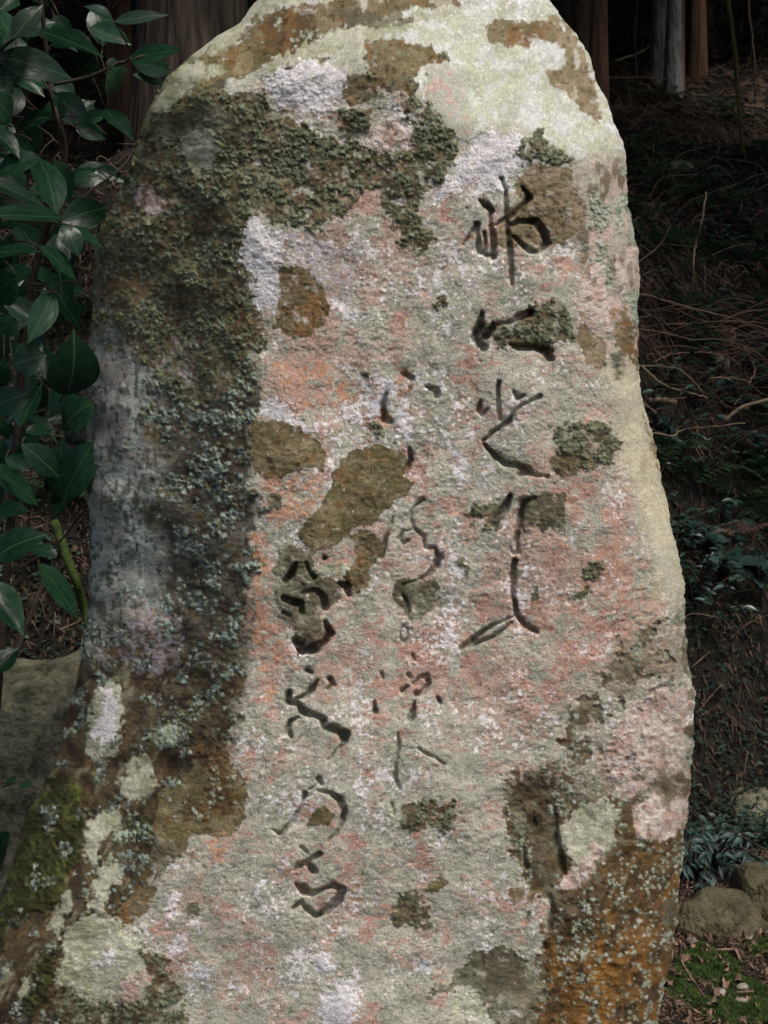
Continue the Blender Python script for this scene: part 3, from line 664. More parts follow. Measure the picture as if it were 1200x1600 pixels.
patch('pale', [(74,1446),(108,1398),(114,1414),(86,1464)], LP, 'narrow pale lichen near the lower left base', 4)
patch('pale', [(88,1540),(98,1470),(120,1440),(160,1422),(190,1440),(206,1470),(232,1490),(226,1560),(180,1566),(140,1558),(110,1550)], LP, 'large pale green crust at the lower left', 6)
patch('white', [(168,1462),(194,1468),(182,1478)], None, None, 4)
patch('white', [(144,1502),(182,1484),(180,1504),(150,1518)], None, None, 5)
patch('pinkwhite', [(170,1550),(230,1508),(226,1562),(190,1566)], None, None, 6)
patch('foliose', [(212,1490),(236,1480),(262,1500),(276,1530),(290,1580),(296,1640),(120,1640),(80,1560),(110,1546),(140,1562),(226,1570),(236,1520)], LP, 'leafy lichen on dark stone at the bottom left', 7)
patch('pale', [(28,1560),(38,1520),(50,1520),(44,1552),(34,1566)], None, None, 4)
patch('moss', [(60,1500),(90,1480),(80,1540),(40,1600),(30,1580)], None, None, 7)

# ---- hollows and carving --------------------------------------------------
CH = []      # (label, strokes) ; a stroke is a list of (x, y, radius) in px
CH.append(('first sign of the right column, with a loop at its right', 1.0, [
 [(783,279,4),(790,297,4),(791,337,4),(794,363,5),(797,399,6),(800,443,4)],
 [(749.5,313,4),(759,320,8),(768,328,6),(764,339,4),(770,363,5.5),(770.6,401,6)],
 [(744,350,5),(746,370,4),(748.6,392,6),(770,401,4)], [(746,351,5),(733,370,4),(724,382,3.5)],
 [(816,293,4),(826.5,309.5,6.5),(810,328,4.5),(792,341,5),(775,352,3)],
 [(793.5,353.5,4),(810,346,5),(835.6,346,7),(850,363,7.5),(854,379,7),(843,394,5),(828,392,5),(814,381,5),(803,370,4)],
 [(757,364,4),(758,392,4)]]))
CH.append(('second sign of the right column, two notched corners and a heavy bar', 1.1, [
 [(753,490,4),(749.5,508.5,8),(742,527,8),(755,543,7.5)], [(757,525,8),(770,512,5)],
 [(829,488,6.5),(813.7,494,6.5),(797,503,4),(770,508,4)],
 [(797,538,3),(810,544,5),(835.7,541.5,7),(852,548,8.5),(860,559,7)]]))
CH.append(('third sign of the right column, small strokes over a long zigzag', 1.0, [
 [(779,597,4),(777,626,4.5),(781,655,4.5)], [(751,627,3.5),(748,640.5,5),(753,648,4.5),(762,639,2.5)],
 [(803,612,4),(808,622,4.5),(819,617,3)], [(843,619,4.5),(832,627,3),(819,631,2.5),(803,644,3),(793.5,659,6),(781,668,4),(755,688,3.5)],
 [(757,694,4),(773,712,6.5),(788,723,5.5),(810,728.5,6.5),(824,736,8.5),(813,741,5)], [(828,742,3.5),(856,745,3)]]))
CH.append(('last sign of the right column, a long curve ending in a slit', 1.0, [
 [(797,776,5),(790,790,7),(784,800,7),(771.5,822,4)],
 [(836,778,4),(819,785,5),(813.7,800.5,5.5),(810,822.5,5),(806,846,4.5),(810,862,4.5),(801,866,3),(798,854,2)],
 [(804.5,877,5.5),(800,896,5.5),(801,923,4.5),(808,960,5.5),(821,976.5,6),(839,987.5,4)],
 [(802.7,963,2),(779,973,3.5),(755,986,4.5),(737,1002,6),(720,1013,4)], [(799,973,2),(777,991,4),(751,1002,4),(731,1011,4)]]))
CH.append(('first sign of the middle column, short wedges', 1.0, [
 [(630.5,583,5),(642.5,590,6)], [(642,594,4),(639.5,608,3),(635,620,2)], [(666,604,3),(681,609.5,6),(683,619,5)],
 [(603.5,614,3),(597.5,632,5),(600.5,654,8),(609,657,6)], [(639.5,701,4),(642,719,5),(632,740,3)]]))
CH.append(('second sign of the middle column, with curled loops', 0.9, [
 [(660.7,780,4.2),(647.7,791,2.6),(641,804,2.6),(646,825,3.4),(660.7,838,3.8),(664,856,4.2),(678.6,856,4),(686.7,870.5,6.5),(680,885,6),(667,899.7,4),(649,908,2.6),(631.5,912.7,3)],
 [(644.5,826.6,2.6),(630,830,3),(623,841,3.6),(630,849,3.6),(639.6,843,2)], [(613.6,809,2),(599,854,5),(595,870.5,4.5)],
 [(630,930,3),(638,947,4),(635,962,3)]]))
CH.append(('tiny ring in the middle column', 0.8, [
 [(630.7,977,2.6),(636,984,2.6),(637,994,2.6),(632,1004,2.8),(626,998,2.6),(625,987,2.6),(630.7,977,2.4)]]))
CH.append(('small sign of the middle column, an open ring above a drop', 1.0, [
 [(645,1024,3),(648,1031,2.6)], [(596,1052,3.5),(598,1059,3)], [(638,1054,4.2),(641,1059,3)],
 [(646,1069,3),(654.5,1059,3.4),(666,1056,5),(669.7,1067,5),(661,1082,4.2),(649.5,1084,5)], [(629,1079,5),(637,1073,3)],
 [(683,1090,3.5),(687,1097,4)], [(585,1097,2.5),(586,1111,5.5)], [(648,1096,2.5),(645,1110,5),(642.5,1122,6.5)]]))
CH.append(('last sign of the middle column, a thin upright and a side stroke', 0.8, [
 [(622,1146,2),(623,1163,3.8),(619,1189,3.2),(616.5,1214,4.2),(625,1233,3.6)], [(612,1256,3),(615,1271,3)],
 [(654.5,1170,3),(668,1178.6,4.2),(678,1183,3),(693,1193,3.6)]]))
CH.append(('first sign of the left column, broad pits in grey lichen', 1.35, [
 [(462,881,4),(455,897,7),(446,907,5)], [(478,880,3),(482,892,3),(490,902,5)], [(507,871.6,4.6)],
 [(530,911,3.5),(541,915,7),(545,927,5.5)], [(443,935,5),(456.6,940,7),(470,943,6),(472,957,5)],
 [(473,926,3),(493,921.6,4.5),(505,933,6),(508,949,6.5)],
 [(508,971.6,4),(516.6,989,7),(506,1004,5.5),(493,1014,7.5),(474,1014,10),(466,1003,9)], [(443,958,4),(452,962,3)]]))
CH.append(('second sign of the left column, a knotted winding stroke', 1.1, [
 [(480,1047,5),(486,1050,4)], [(516,1061,5.4),(520,1069,5),(512,1076,3.5)], [(497,1063,3),(488,1075,5.5),(480,1086,4),(462,1092,3)],
 [(451.6,1081,5.5),(450,1096,6.5),(466,1101,5.5),(474,1111,7.5),(493,1117,5.5),(505,1125,6.5),(508,1136,5.5),(524,1139,8),(539,1147,9),(536,1156,6)],
 [(540,1157,5),(528,1171.6,2.8),(513,1188,2)], [(468,1120,3),(455,1126,4.4),(448,1140,4.4),(456,1151,4)]]))
CH.append(('third sign of the left column, an arch over a slanting stroke', 1.0, [
 [(497,1217,5.2),(502,1225,4)], [(477,1240,6),(472,1256,3.5),(458,1283,4.4),(438,1303,4.2),(425,1297,2)], [(500,1222,2),(484,1234,2.5)],
 [(498,1236,3),(516,1239,5),(531,1250,6.4),(538,1267,6.2),(533,1288,4.4),(523,1306,2.6),(514,1315,2.4)]]))
CH.append(('fourth sign of the left column, small crossed wedges', 1.05, [
 [(471,1324,3),(480,1332,3)], [(498,1335,6),(483,1345,3.6),(466.6,1353,5.5),(458,1360,2.4)], [(480,1350,5),(490,1360,7)]]))
CH.append(('last sign of the left column, a square ring', 1.1, [
 [(464,1383,4),(474,1390,9),(486.6,1397,5),(506,1388,4),(521,1383,5.5),(534,1391,7.4),(530,1405,7.2),(513,1421,6.4),(493,1430,5.4),(478,1420,4.6),(471,1408,4),(458,1418,3.4)]]))

def win(x0, y0, x1, y1):
    r0, r1 = np.searchsorted(rowY, [y0, y1]); r0 = max(r0, 0)
    ra = PX[(r0 + r1) // 2]
    lo = min(np.searchsorted(PX[max(r0, 0)], x0), np.searchsorted(PX[min(r1, NR - 1)], x0)); hi = max(np.searchsorted(PX[max(r0, 0)], x1), np.searchsorted(PX[min(r1, NR - 1)], x1))
    return slice(r0, r1 + 1), slice(max(lo - 2, 0), hi + 2)

carve = np.zeros(PX.shape)
def cut_strokes(strokes, depth, who=None, grow=1.0):
    for st in strokes:
        s = np.array(st, float)
        x0, y0 = (s[:, :2] - s[:, 2:3]).min(0) - 9; x1, y1 = (s[:, :2] + s[:, 2:3]).max(0) + 9
        w = win(x0, y0, x1, y1)
        X = PX[w] + 1.0 * vn(PX[w], PY[w], 8, 300, 2); Y = PY[w] + 1.0 * vn(PX[w], PY[w], 8, 301, 2)
        best = np.full(X.shape, 9.0); rad = np.ones(X.shape)
        segs = list(zip(s[:-1], s[1:])) if len(s) > 1 else [(s[0], s[0] + [0.5, 0, 0])]
        for a, b in segs:
            e = b[:2] - a[:2]; t = np.clip(((X - a[0]) * e[0] + (Y - a[1]) * e[1]) / (e @ e + 1e-9), 0, 1)
            d = np.hypot(X - a[0] - t * e[0], Y - a[1] - t * e[1]); r = (a[2] + t * (b[2] - a[2])) * grow
            q = d / r; upd = q < best; best = np.where(upd, q, best); rad = np.where(upd, r, rad)
        prof = 0.35 * (1 - sstep(0.5, 1.12, best)) + 0.65 * np.clip(1.12 - best, 0, 1)                   # steep walls, flat floor
        dep = prof * rad * np.clip(rad / 5.5, .7, 1.5) ** 0.3 * MPP * depth * (0.95 + 0.2 * vn(X, Y, 9, 303))
        carve[w] = np.maximum(carve[w], dep)
        # softly worn lip
        lip = (1 - sstep(1.0, 2.0, best)) * 0.0008
        carve[w] = np.maximum(carve[w], lip)
        if who is not None:
            l = lab[w]; l[best < 1.1] = who; lab[w] = l
chars_from = len(parts)
for label, depth, strokes in CH:
    parts.append(('carved_sign', label))
    cut_strokes(strokes, depth * 3.1, len(parts) - 1, 1.04)
# weathered hollows at the lower right of the face
cut_strokes([[(867,1268,4),(866,1290,7),(870,1320,8),(877,1350,8),(882,1364,5)], [(833,1270,3),(835,1292,5)], [(818,1326,4),(822,1356,5)],
             [(858,1400,4),(862,1420,7),(858,1452,6)], [(826,1428,4),(818,1452,4)], [(852,1478,7),(846,1486,5)]], 1.5)
cut_strokes([[(437,1300,2),(436,1312,2)], [(968,590,1.5),(976,612,1.5)], [(762,478,1.4),(778,450,1.4)]], 1.5)
for q in range(110):                                          # small pits
    x = rng.uniform(400, 980); y = rng.uniform(240, 1590); r = rng.uniform(1.2, 2.4)
    cut_strokes([[(x, y, r), (x + rng.uniform(-3, 3), y + rng.uniform(-2, 2), r)]], 1.3)
fol *= (carve < 0.003)
H -= carve
# carved floors: groove shade put into the colour, a little greener than the face
groove_shade = sstep(0.004, 0.012, carve)
paint(groove_shade * (0.25 + 0.4 * sstep(-.2, .4, nz(16, 490, 2))), mixc(lin(112, 108, 94), lin(66, 70, 50), sstep(-.3, .3, nz(10, 310, 3))))

# ---- grain -----------------------------------------------------------------
smoothz = np.clip(rs * sstep(540, 620, PY) * sstep(1000, 900, PY) + 0.6 * right_top, 0, 1)
grain = 0.62 * (0.00075 * nz(4.2, 320, 2, 0.8, 1.2, 0.3) + 0.0010 * nz(10, 321, 2, 0.8, 1.3, 0.3)) * (1 - 0.55 * smoothz)
flakes = nz(7.5, 322, 3, 0.75, 1.35, 0.35)
grain *= 0.45 + 1.1 * sstep(-0.5, 0.5, nz(70, 470, 2))
H += 0.65 * (0.0011 * sstep(0.0, 0.05, nz(48, 471, 4)) + 0.0009 * sstep(0.2, 0.24, nz(30, 472, 4)) - 0.0014 * (1 - sstep(0.0, 0.035, np.abs(nz(95, 473, 4)))) * sstep(0.0, 0.3, nz(120, 474, 2))) * (1 - 0.5 * smoothz)
grain += 0.0006 * sstep(0.05, 0.2, flakes) * (1 - 0.8 * smoothz)
H += grain
C *= (1 + 0.12 * fine + 0.10 * nz(2.2, 323, 1))[..., None]

# ---- leafy lobes -------------------------------------------------------------
PAL = {0: [(116,118,92),(144,148,122),(92,90,66),(74,72,54),(112,124,102)],
       1: [(132,150,138),(172,186,168),(104,112,102),(70,70,62),(112,108,78)],
       2: [(164,172,150),(146,158,136),(178,184,170),(128,136,112)],
       3: [(132,132,84),(112,114,72),(146,150,112),(90,88,58),(128,146,126)]}
PAL = {k_: [lin(*c) for c in v] for k_, v in PAL.items()}
w = (fol * (fol > 0.05)).ravel(); w = w * (PY.ravel() > -60) * (PY.ravel() < 1625)
w /= w.sum()
NS = 19000
pick = rng.choice(w.size, NS, p=w)
rr0, cc0 = np.unravel_index(pick, PX.shape)
for q in range(NS):
    r_, c_ = rr0[q], cc0[q]
    x = PX[r_, c_]; y = PY[r_, c_]; p_ = pal[r_, c_]
    rad = (1.3 + 2.2 * rng.random() ** 1.5) * (1.15 if p_ in (1, 3) else 1.0)
    if rng.random() < 0.06: rad *= 1.6
    dr = int(rad * 1.4 / 1.62) + 1
    xs_ = PX[r_]; dx = max(xs_[min(c_ + 1, NC - 1)] - xs_[max(c_ - 1, 0)], 0.6) / 2
    dc = min(int(rad * 1.4 / dx) + 1, 14)
    w_ = (slice(max(r_ - dr, 0), r_ + dr + 1), slice(max(c_ - dc, 0), c_ + dc + 1))
    DX = PX[w_] - x; DY = PY[w_] - y
    th = np.arctan2(DY, DX); ph = q * 1.7
    d = np.hypot(DX, DY) / (rad * (1 + 0.28 * np.sin(3 * th + ph) + 0.2 * np.sin(5 * th + 2 * ph)))
    mk = np.clip((1.08 - d) / 0.3, 0, 1)
    tilt = 0.5 * (DX * math.cos(ph) + DY * math.sin(ph)) / rad
    H[w_] += mk * (0.8 if p_ == 0 else 1.0) * (0.0009 + 0.0005 * (1 - np.minimum(d, 1) ** 2) + 0.0008 * tilt) * (1.0 if p_ != 2 else 0.8)
    cs = PAL[p_][rng.integers(len(PAL[p_]))] * rng.uniform(0.75, 1.2)
    k2 = (mk * 0.8)[..., None]
    C[w_] = C[w_] * (1 - k2) + cs * k2

# ---- build -------------------------------------------------------------------
T = 2.4 - H
RAY = FWD[None, None] + ((PX - 600) / FPX)[..., None] * RIGHT - ((PY - 800) / FPX)[..., None] * UP
POS = CAM + T[..., None] * RAY
STONE_ORG = np.array([0.0, 2.62, 0.0])
STONE_GAIN = 1.0
stone = empty('standing_stone', STONE_ORG, 'tall weathered standing stone, blotched with lichen and carved with three columns of cursive signs', 'carved stone')
idx = np.arange(NR * NC).reshape(NR, NC)
Fq = np.stack([idx[:-1, :-1], idx[1:, :-1], idx[1:, 1:], idx[:-1, 1:]], -1).reshape(-1, 4)
fl = lab[:-1, :-1].ravel()
PV = POS.reshape(-1, 3) - STONE_ORG
CV = np.clip(C.reshape(-1, 3) * STONE_GAIN, 0.004, 0.9)
# back of the stone: an arc from the right outline round to the left one
NB = 36
rows_b = np.unique(np.concatenate([np.arange(0, NR, 6), [NR - 1]]))
Lp = POS[rows_b, 0]; Rp = POS[rows_b, -1]
bulge = 0.42 * sstep(-78, 250, rowY[rows_b]) * (0.9 + 0.25 * vn(rowY[rows_b], rowY[rows_b] * 0, 160, 330)) + 0.015
a_ = np.linspace(0, math.pi, NB)
BP = (Rp[:, None] * ((1 + np.cos(a_)) / 2)[None, :, None] + Lp[:, None] * ((1 - np.cos(a_)) / 2)[None, :, None])
BP[..., 1] += (np.sin(a_)[None] ** 0.7) * bulge[:, None]
q_ = np.arange(NB)[None] * 9.0 + 0 * rowY[rows_b][:, None]
BP[..., 1] += 0.02 * np.sin(a_)[None] * vn(q_, rowY[rows_b][:, None] + 0 * q_, 60, 331, 3)
bi = np.arange(len(rows_b) * NB).reshape(len(rows_b), NB) + NR * NC
Fb = np.stack([bi[:-1, :-1], bi[1:, :-1], bi[1:, 1:], bi[:-1, 1:]], -1).reshape(-1, 4)
nzb = vn(q_, rowY[rows_b][:, None] + 0 * q_, 40, 332, 3)
CB = mixc(lin(110, 108, 84), lin(78, 76, 54), sstep(-.4, .4, nzb)).reshape(-1, 3)
AV = np.concatenate([PV, BP.reshape(-1, 3) - STONE_ORG]); AC = np.concatenate([CV, CB])

for pi, part in enumerate(parts):
    Fs = Fq[fl == pi]
    if pi == 0: Fs = np.concatenate([Fs, Fb])
    if len(Fs) < 12: continue
    uq, inv = np.unique(Fs, return_inverse=True)
    name = 'stone_body' if pi == 0 else part[0]
    me = np_mesh(name, AV[uq], inv.reshape(-1, 4), AC[uq])
    me.materials.append(M['stone'])
    o = bpy.data.objects.new(name, me); COL.objects.link(o); o.parent = stone
    if pi and part[1]: o['label'] = part[1]
del POS, RAY, AV, AC, CV, PV, C, NZ
# ------------------------------------------------------------------ trees
def cedar(name, label, base, radius, height, mat, lean=(0, 0), group=None, crown_from=3.2, crown_r=2.3, seed=0, sides=22, cat='tree', stubs=8, crown_mesh=None, nq=900):
    rr = random.Random(seed)
    t = empty(name, base, label, cat, group)
    n = 26; V = []; F = []
    for i in range(n + 1):
        f = i / n; z = -0.3 + f * (height + 0.3)
        flare = 1 + 0.55 * math.exp(-max(z, 0) / 0.35)
        r = radius * (1 - 0.72 * f) * flare
        for k in range(sides):
            a = 2 * math.pi * k / sides
            fl = 1 + 0.06 * float(vn(a * 3.0 + seed * 9, z * 0.25, 0.55, 400, 2)) + 0.05 * float(vn(a * 9 + seed, z * .12, 0.8, 401))
            V.append((r * fl * math.cos(a) + lean[0] * z, r * fl * math.sin(a) + lean[1] * z, z))
    for i in range(n):
        for k in range(sides):
            a = i * sides + k; b = i * sides + (k + 1) % sides
            F.append((a, b, b + sides, a + sides))
    m = MB(); m.add(V, F); m.build('trunk', mat, t)
    for k in range(stubs):                                    # dead lower branches
        m = MB(); z = rr.uniform(0.6, min(height * 0.45, 6)); a = rr.uniform(0, 6.28); L_ = rr.uniform(0.5, 1.6)
        p0 = np.array([lean[0] * z, lean[1] * z, z]); d = np.array([math.cos(a), math.sin(a), rr.uniform(-0.25, 0.2)])
        m.tube(bez([p0, p0 + d * L_ * .5 + [0, 0, rr.uniform(-.08, .08)], p0 + d * L_ + [0, 0, rr.uniform(-.25, .05)]], 4), [0.018 * (1 - 0.75 * j / 8) for j in range(9)], 5)
        m.build('dead_branch', M['twig'], t)
    if crown_mesh is None:
        crown_mesh = crown_geo(crown_r, height - crown_from, nq, seed)
    c = bpy.data.objects.new('crown', crown_mesh); COL.objects.link(c); c.parent = t
    c.location = (lean[0] * crown_from, lean[1] * crown_from, crown_from)
    c.scale = (crown_r / 2.3,) * 2 + ((height - crown_from) / 9.0,)
    c.rotation_euler = (0, 0, rr.uniform(0, 6))
    return t

def crown_geo(r, h, n, seed):
    g_ = np.random.default_rng(seed + 50)
    f = g_.random(n) ** 1.3; ang = g_.random(n) * 6.283; rad = (1 - f) ** 0.7 * r * np.sqrt(g_.random(n)) * (0.75 + 0.25 * np.sin(ang * 3 + f * 14))
    ctr = np.stack([rad * np.cos(ang), rad * np.sin(ang), f * h - 0.12 * rad], 1)
    V = []; F = []
    for j in range(n):
        d = np.array([math.cos(ang[j]), math.sin(ang[j]), g_.uniform(-0.6, 0.3)]); d /= np.linalg.norm(d)
        s = np.cross(d, [0, 0, 1]); s /= np.linalg.norm(s); s = s * math.cos(0.6) + np.cross(s, d) * g_.uniform(-.6, .6)
        L_ = g_.uniform(0.28, 0.5); W_ = g_.uniform(0.12, 0.2); c = ctr[j]; b = len(V)
        V += [c - d * L_ * .5, c + s * W_, c + d * L_ * .6, c - s * W_, c + np.array([0, 0, 0.06])]
        F += [(b, b + 1, b + 4), (b + 1, b + 2, b + 4), (b + 2, b + 3, b + 4), (b + 3, b, b + 4)]
    me = bpy.data.meshes.new('crown'); me.from_pydata([tuple(v) for v in V], [], F); me.materials.append(M['crown'])
    return me
CROWN = crown_geo(2.3, 9.0, 1500, 3)

def trunk_at(px, py, wpx, name, label, mat, height=13, lean=(0, 0), group=None, seed=0, t=None, **kw):
    if t is None: p, t = ground_hit(px, py, 5.5)
    else:
        p = at(px, py, t); p = on_ground(p[0], p[1])
    return cedar(name, label, on_ground(p[0], p[1]), wpx * 0.5 * t / FPX, height, mat, lean, group, seed=seed, crown_mesh=CROWN, **kw)

trunk_at(304, 330, 172, 'cedar_tree', 'massive brown cedar trunk with fissured bark behind the left shoulder of the stone', M['bark'], 16, seed=1, t=7.2, stubs=3, crown_from=4.2)
trunk_at(196, 185, 20, 'cedar_tree', 'thin orange-brown trunk just left of the massive cedar', M['barkred'], 12, seed=2, stubs=5)
trunk_at(177, 165, 15, 'cedar_tree', 'thinnest reddish trunk behind the camellia leaves', M['barkred'], 12, seed=3, stubs=4)
trunk_at(934, 172, 26, 'cedar_tree', 'orange-brown trunk closest to the right shoulder of the stone', M['barkred'], 13, seed=4)
trunk_at(900, 150, 52, 'cedar_tree', 'dark broad trunk partly behind the right shoulder of the stone', M['bark'], 14, seed=5)
trunk_at(1051, 150, 22, 'cedar_tree', 'pale blue-grey trunk standing in front of a wider grey one', M['barkgrey'], 13, seed=6, lean=(0.004, 0))
trunk_at(1032, 118, 26, 'cedar_tree', 'wider grey trunk half hidden by the pale one', M['barkgrey'], 14, seed=7)
trunk_at(1064, 146, 9, 'cedar_tree', 'slim reddish stem against the pale grey trunk', M['barkred'], 10, seed=17, stubs=2)
trunk_at(1088, 110, 26, 'cedar_tree', 'reddish-brown trunk right of the pale grey pair', M['barkred'], 13, seed=8)
fg = 'cedars deep in the shade of the hillside'
fx = [(-5.0,9.0),(-3.4,11.5),(-1.2,12.5),(0.6,13.8),(2.0,15.5),(3.6,14.6),(5.5,12.0),(7.5,10.0),(6.8,15.0),(9.5,13.0),(-7.0,12.5),(-9.5,9.5),(-5.6,15.5),(-2.4,16.5),(4.4,17.5),(0.2,18.0),(8.0,18.0),(-8.5,16.5),(11.5,9.5),(1.1,11.2),(4.7,16.0),(5.4,19.0),(3.0,19.5),(-0.8,20.5)]
for i, (x, y) in enumerate(fx):
    cedar('cedar_tree', 'dark cedar trunk deep in the shade of the hillside', on_ground(x, y), random.uniform(0.11, 0.2), random.uniform(12, 15), M['bark'], (random.uniform(-.02, .02), 0), fg, seed=20 + i, stubs=5, crown_mesh=CROWN, crown_from=random.uniform(2.6, 3.6), sides=12)
# trees added so their crowns shade the clearing and bank (trunks stand outside the picture)
for i, (x, y, lab_) in enumerate([(-3.6, 4.6, 'off-frame cedar added for shade at the left edge of the clearing'), (4.0, 5.0, 'off-frame cedar added for shade at the right edge of the clearing'), (-4.6, 1.2, 'off-frame cedar added for shade on the near left'), (3.0, 7.4, 'off-frame cedar added for shade at the top of the right bank'), (-2.6, 7.2, 'off-frame cedar added for shade at the top of the left bank'), (2.7, 5.5, 'off-frame cedar added to shade the hollow from the right'), (-2.5, 5.2, 'off-frame cedar added to shade the hollow from the left')]):
    cedar('cedar_tree', lab_, on_ground(x, y), 0.2, 14, M['bark'], (0, 0), seed=60 + i, crown_mesh=CROWN, crown_from=4.6 if y < 6 else 3.6, crown_r=3.0, sides=14)

cedar('unseen_shade_tree', 'unseen small evergreen tree added to shade the camellia from the left', on_ground(-2.1, 3.0), 0.1, 7, M['bark'], (0, 0), seed=90, crown_mesh=CROWN, crown_from=2.5, crown_r=1.35, sides=12)  # unseen tree, added so its crown shades the camellia

# ------------------------------------------------------------------ litter on the hillside (uncountable)
def scatter_litter(n, x0, x1, y0, y1, size, seed, power=1.6):
    g_ = np.random.default_rng(seed)
    x = g_.uniform(x0, x1, n); y = y0 + (y1 - y0) * g_.random(n) ** power
    z = hz(x, y)
    s = size * g_.uniform(0.5, 1.5, n) * np.clip(y / 6, .7, 2); asp = g_.uniform(0.04, 0.5, n)
    a = g_.uniform(0, 6.283, n)
    e = 0.05; gx = (hz(x + e, y) - z) / e; gy = (hz(x, y + e) - z) / e
    d = np.stack([np.cos(a), np.sin(a), gx * np.cos(a) + gy * np.sin(a) + g_.uniform(-.5, .5, n)], 1)
    w_ = np.stack([-np.sin(a), np.cos(a), -gx * np.sin(a) + gy * np.cos(a) + g_.uniform(-.5, .5, n)], 1)
    c = np.stack([x, y, z + 0.012 + 0.01 * g_.random(n)], 1)
    V = np.stack([c - d * s[:, None], c + w_ * (s * asp)[:, None], c + d * s[:, None], c - w_ * (s * asp)[:, None]], 1).reshape(-1, 3)
    F = np.arange(4 * n).reshape(n, 4)
    return V, F
V1, F1 = scatter_litter(120000, -3.6, 4.2, 3.9, 11, 0.012, 5)
me = np_mesh('leaf_litter', V1, F1, smooth=False); me.materials.append(M['litter'])
o = bpy.data.objects.new('leaf_litter', me); COL.objects.link(o); tag(o, 'fallen leaves and needles strewn over the hillside', 'leaf litter', kind='stuff')

V1, F1 = scatter_litter(50000, -7, 8, 9, 20, 0.022, 6, 1.0)
me = np_mesh('far_leaf_litter', V1, F1, smooth=False); me.materials.append(M['litter'])
o = bpy.data.objects.new('leaf_litter', me); COL.objects.link(o); tag(o, 'fallen leaves and needles on the upper slope between the trunks', 'leaf litter', kind='stuff')
g_ = np.random.default_rng(18)                                   # thicket between the far trunks
n = 60000
x = g_.uniform(-9, 10, n); y = g_.uniform(12.5, 22, n); zz = hz(x, y)
hgt = np.clip(1.6 + 1.6 * vn(x, y, 1.6, 620, 2), 0.1, 4); z = zz + hgt * g_.random(n) ** 1.2
d = g_.normal(0, 1, (n, 3)); d /= np.linalg.norm(d, axis=1)[:, None]; w_ = np.cross(d, g_.normal(0, 1, (n, 3))); w_ /= np.linalg.norm(w_, axis=1)[:, None]
s = g_.uniform(.03, .09, n)[:, None]; thin = g_.uniform(.06, .5, n)[:, None]; c = np.stack([x, y, z], 1)
V1 = np.stack([c - d * s, c + w_ * s * thin, c + d * s, c - w_ * s * thin], 1).reshape(-1, 3)
M['thicket'] = mat_noise('thicket', (0.012, 0.016, 0.010), (0.06, 0.055, 0.038), 3, 0.8, 0.0)
me = np_mesh('thicket', V1, np.arange(4 * n).reshape(n, 4), smooth=False); me.materials.append(M['thicket'])
o = bpy.data.objects.new('thicket', me); COL.objects.link(o); tag(o, 'dim tangled thicket between the far trunks', 'thicket', kind='stuff')
g_ = np.random.default_rng(8)
n = 130000
x = g_.uniform(-3, 4.2, n); y = 4.2 + 4.5 * g_.random(n) ** 1.5
k_ = (vn(x, y, .45, 610, 3) + .4 * vn(x, y, .12, 611, 2)) > -0.05 - 0.5 * sstep(5.6, 4.8, y); x = x[k_]; y = y[k_]; n = len(x)
z = hz(x, y) + g_.uniform(.01, .09, n); s = g_.uniform(.008, .020, n); a = g_.uniform(0, 6.283, n)
d = np.stack([np.cos(a), np.sin(a) - .4, g_.uniform(-.5, .5, n)], 1); w_ = np.stack([-np.sin(a), np.cos(a), g_.uniform(-.6, .6, n)], 1) * .45
c = np.stack([x, y, z], 1)
V1 = np.stack([c - d * s[:, None], c + w_ * s[:, None], c + d * s[:, None], c - w_ * s[:, None]], 1).reshape(-1, 3)
M['cover'] = mat_noise('ground_cover', (0.014, 0.028, 0.020), (0.05, 0.085, 0.058), 5, 0.4, 0.0, spec=0.5)
me = np_mesh('ground_cover', V1, np.arange(4 * n).reshape(n, 4), smooth=False); me.materials.append(M['cover'])
o = bpy.data.objects.new('ground_cover', me); COL.objects.link(o); tag(o, 'low dark green creeping plants over the shaded bank', 'ground cover', kind='stuff')

# ------------------------------------------------------------------ ferns
def frond_mesh(seed, L_=1.0, n=17):
    rr = random.Random(seed); V = []; F = []
    pts = []
    for i in range(n + 1):
        f = i / n; pts.append(np.array([0.02 * math.sin(f * 5 + seed), L_ * (f * 0.92), L_ * (0.55 * f - 0.62 * f * f * f)]))
    for i in range(n):                                # rachis
        b = len(V); w_ = 0.007 * (1.1 - i / n)
        V += [pts[i] + [-w_, 0, 0], pts[i] + [w_, 0, 0], pts[i + 1] + [w_ * .9, 0, 0], pts[i + 1] + [-w_ * .9, 0, 0]]; F.append((b, b + 1, b + 2, b + 3))
    for i in range(2, n):
        f = i / n; pl = L_ * 0.30 * math.sin(math.pi * min(1, f * 0.92 + 0.08)) ** 0.7 * rr.uniform(.85, 1.1)
        for s in (-1, 1):
            d = np.array([s * 1.0, 0.35, -0.18 + rr.uniform(-.15, .1)]); d /= np.linalg.norm(d)
            wv = np.array([0, 1.0, 0.1]) * L_ * 0.021; p = pts[i]; b = len(V)
            V += [p, p + d * pl * .35 + wv, p + d * pl * .75 + wv * .7, p + d * pl + [0, 0, -0.02], p + d * pl * .7 - wv * .7, p + d * pl * .3 - wv]
            F += [(b, b + 1, b + 2, b + 3), (b, b + 3, b + 4, b + 5)]
    me = bpy.data.meshes.new('frond'); me.from_pydata([tuple(v) for v in V], [], F)
    return me
FR = [frond_mesh(k) for k in range(3)]
for m_ in FR: m_.materials.append(M['fern'])
FRB = frond_mesh(9); FRB.materials.append(M['fernbrown'])
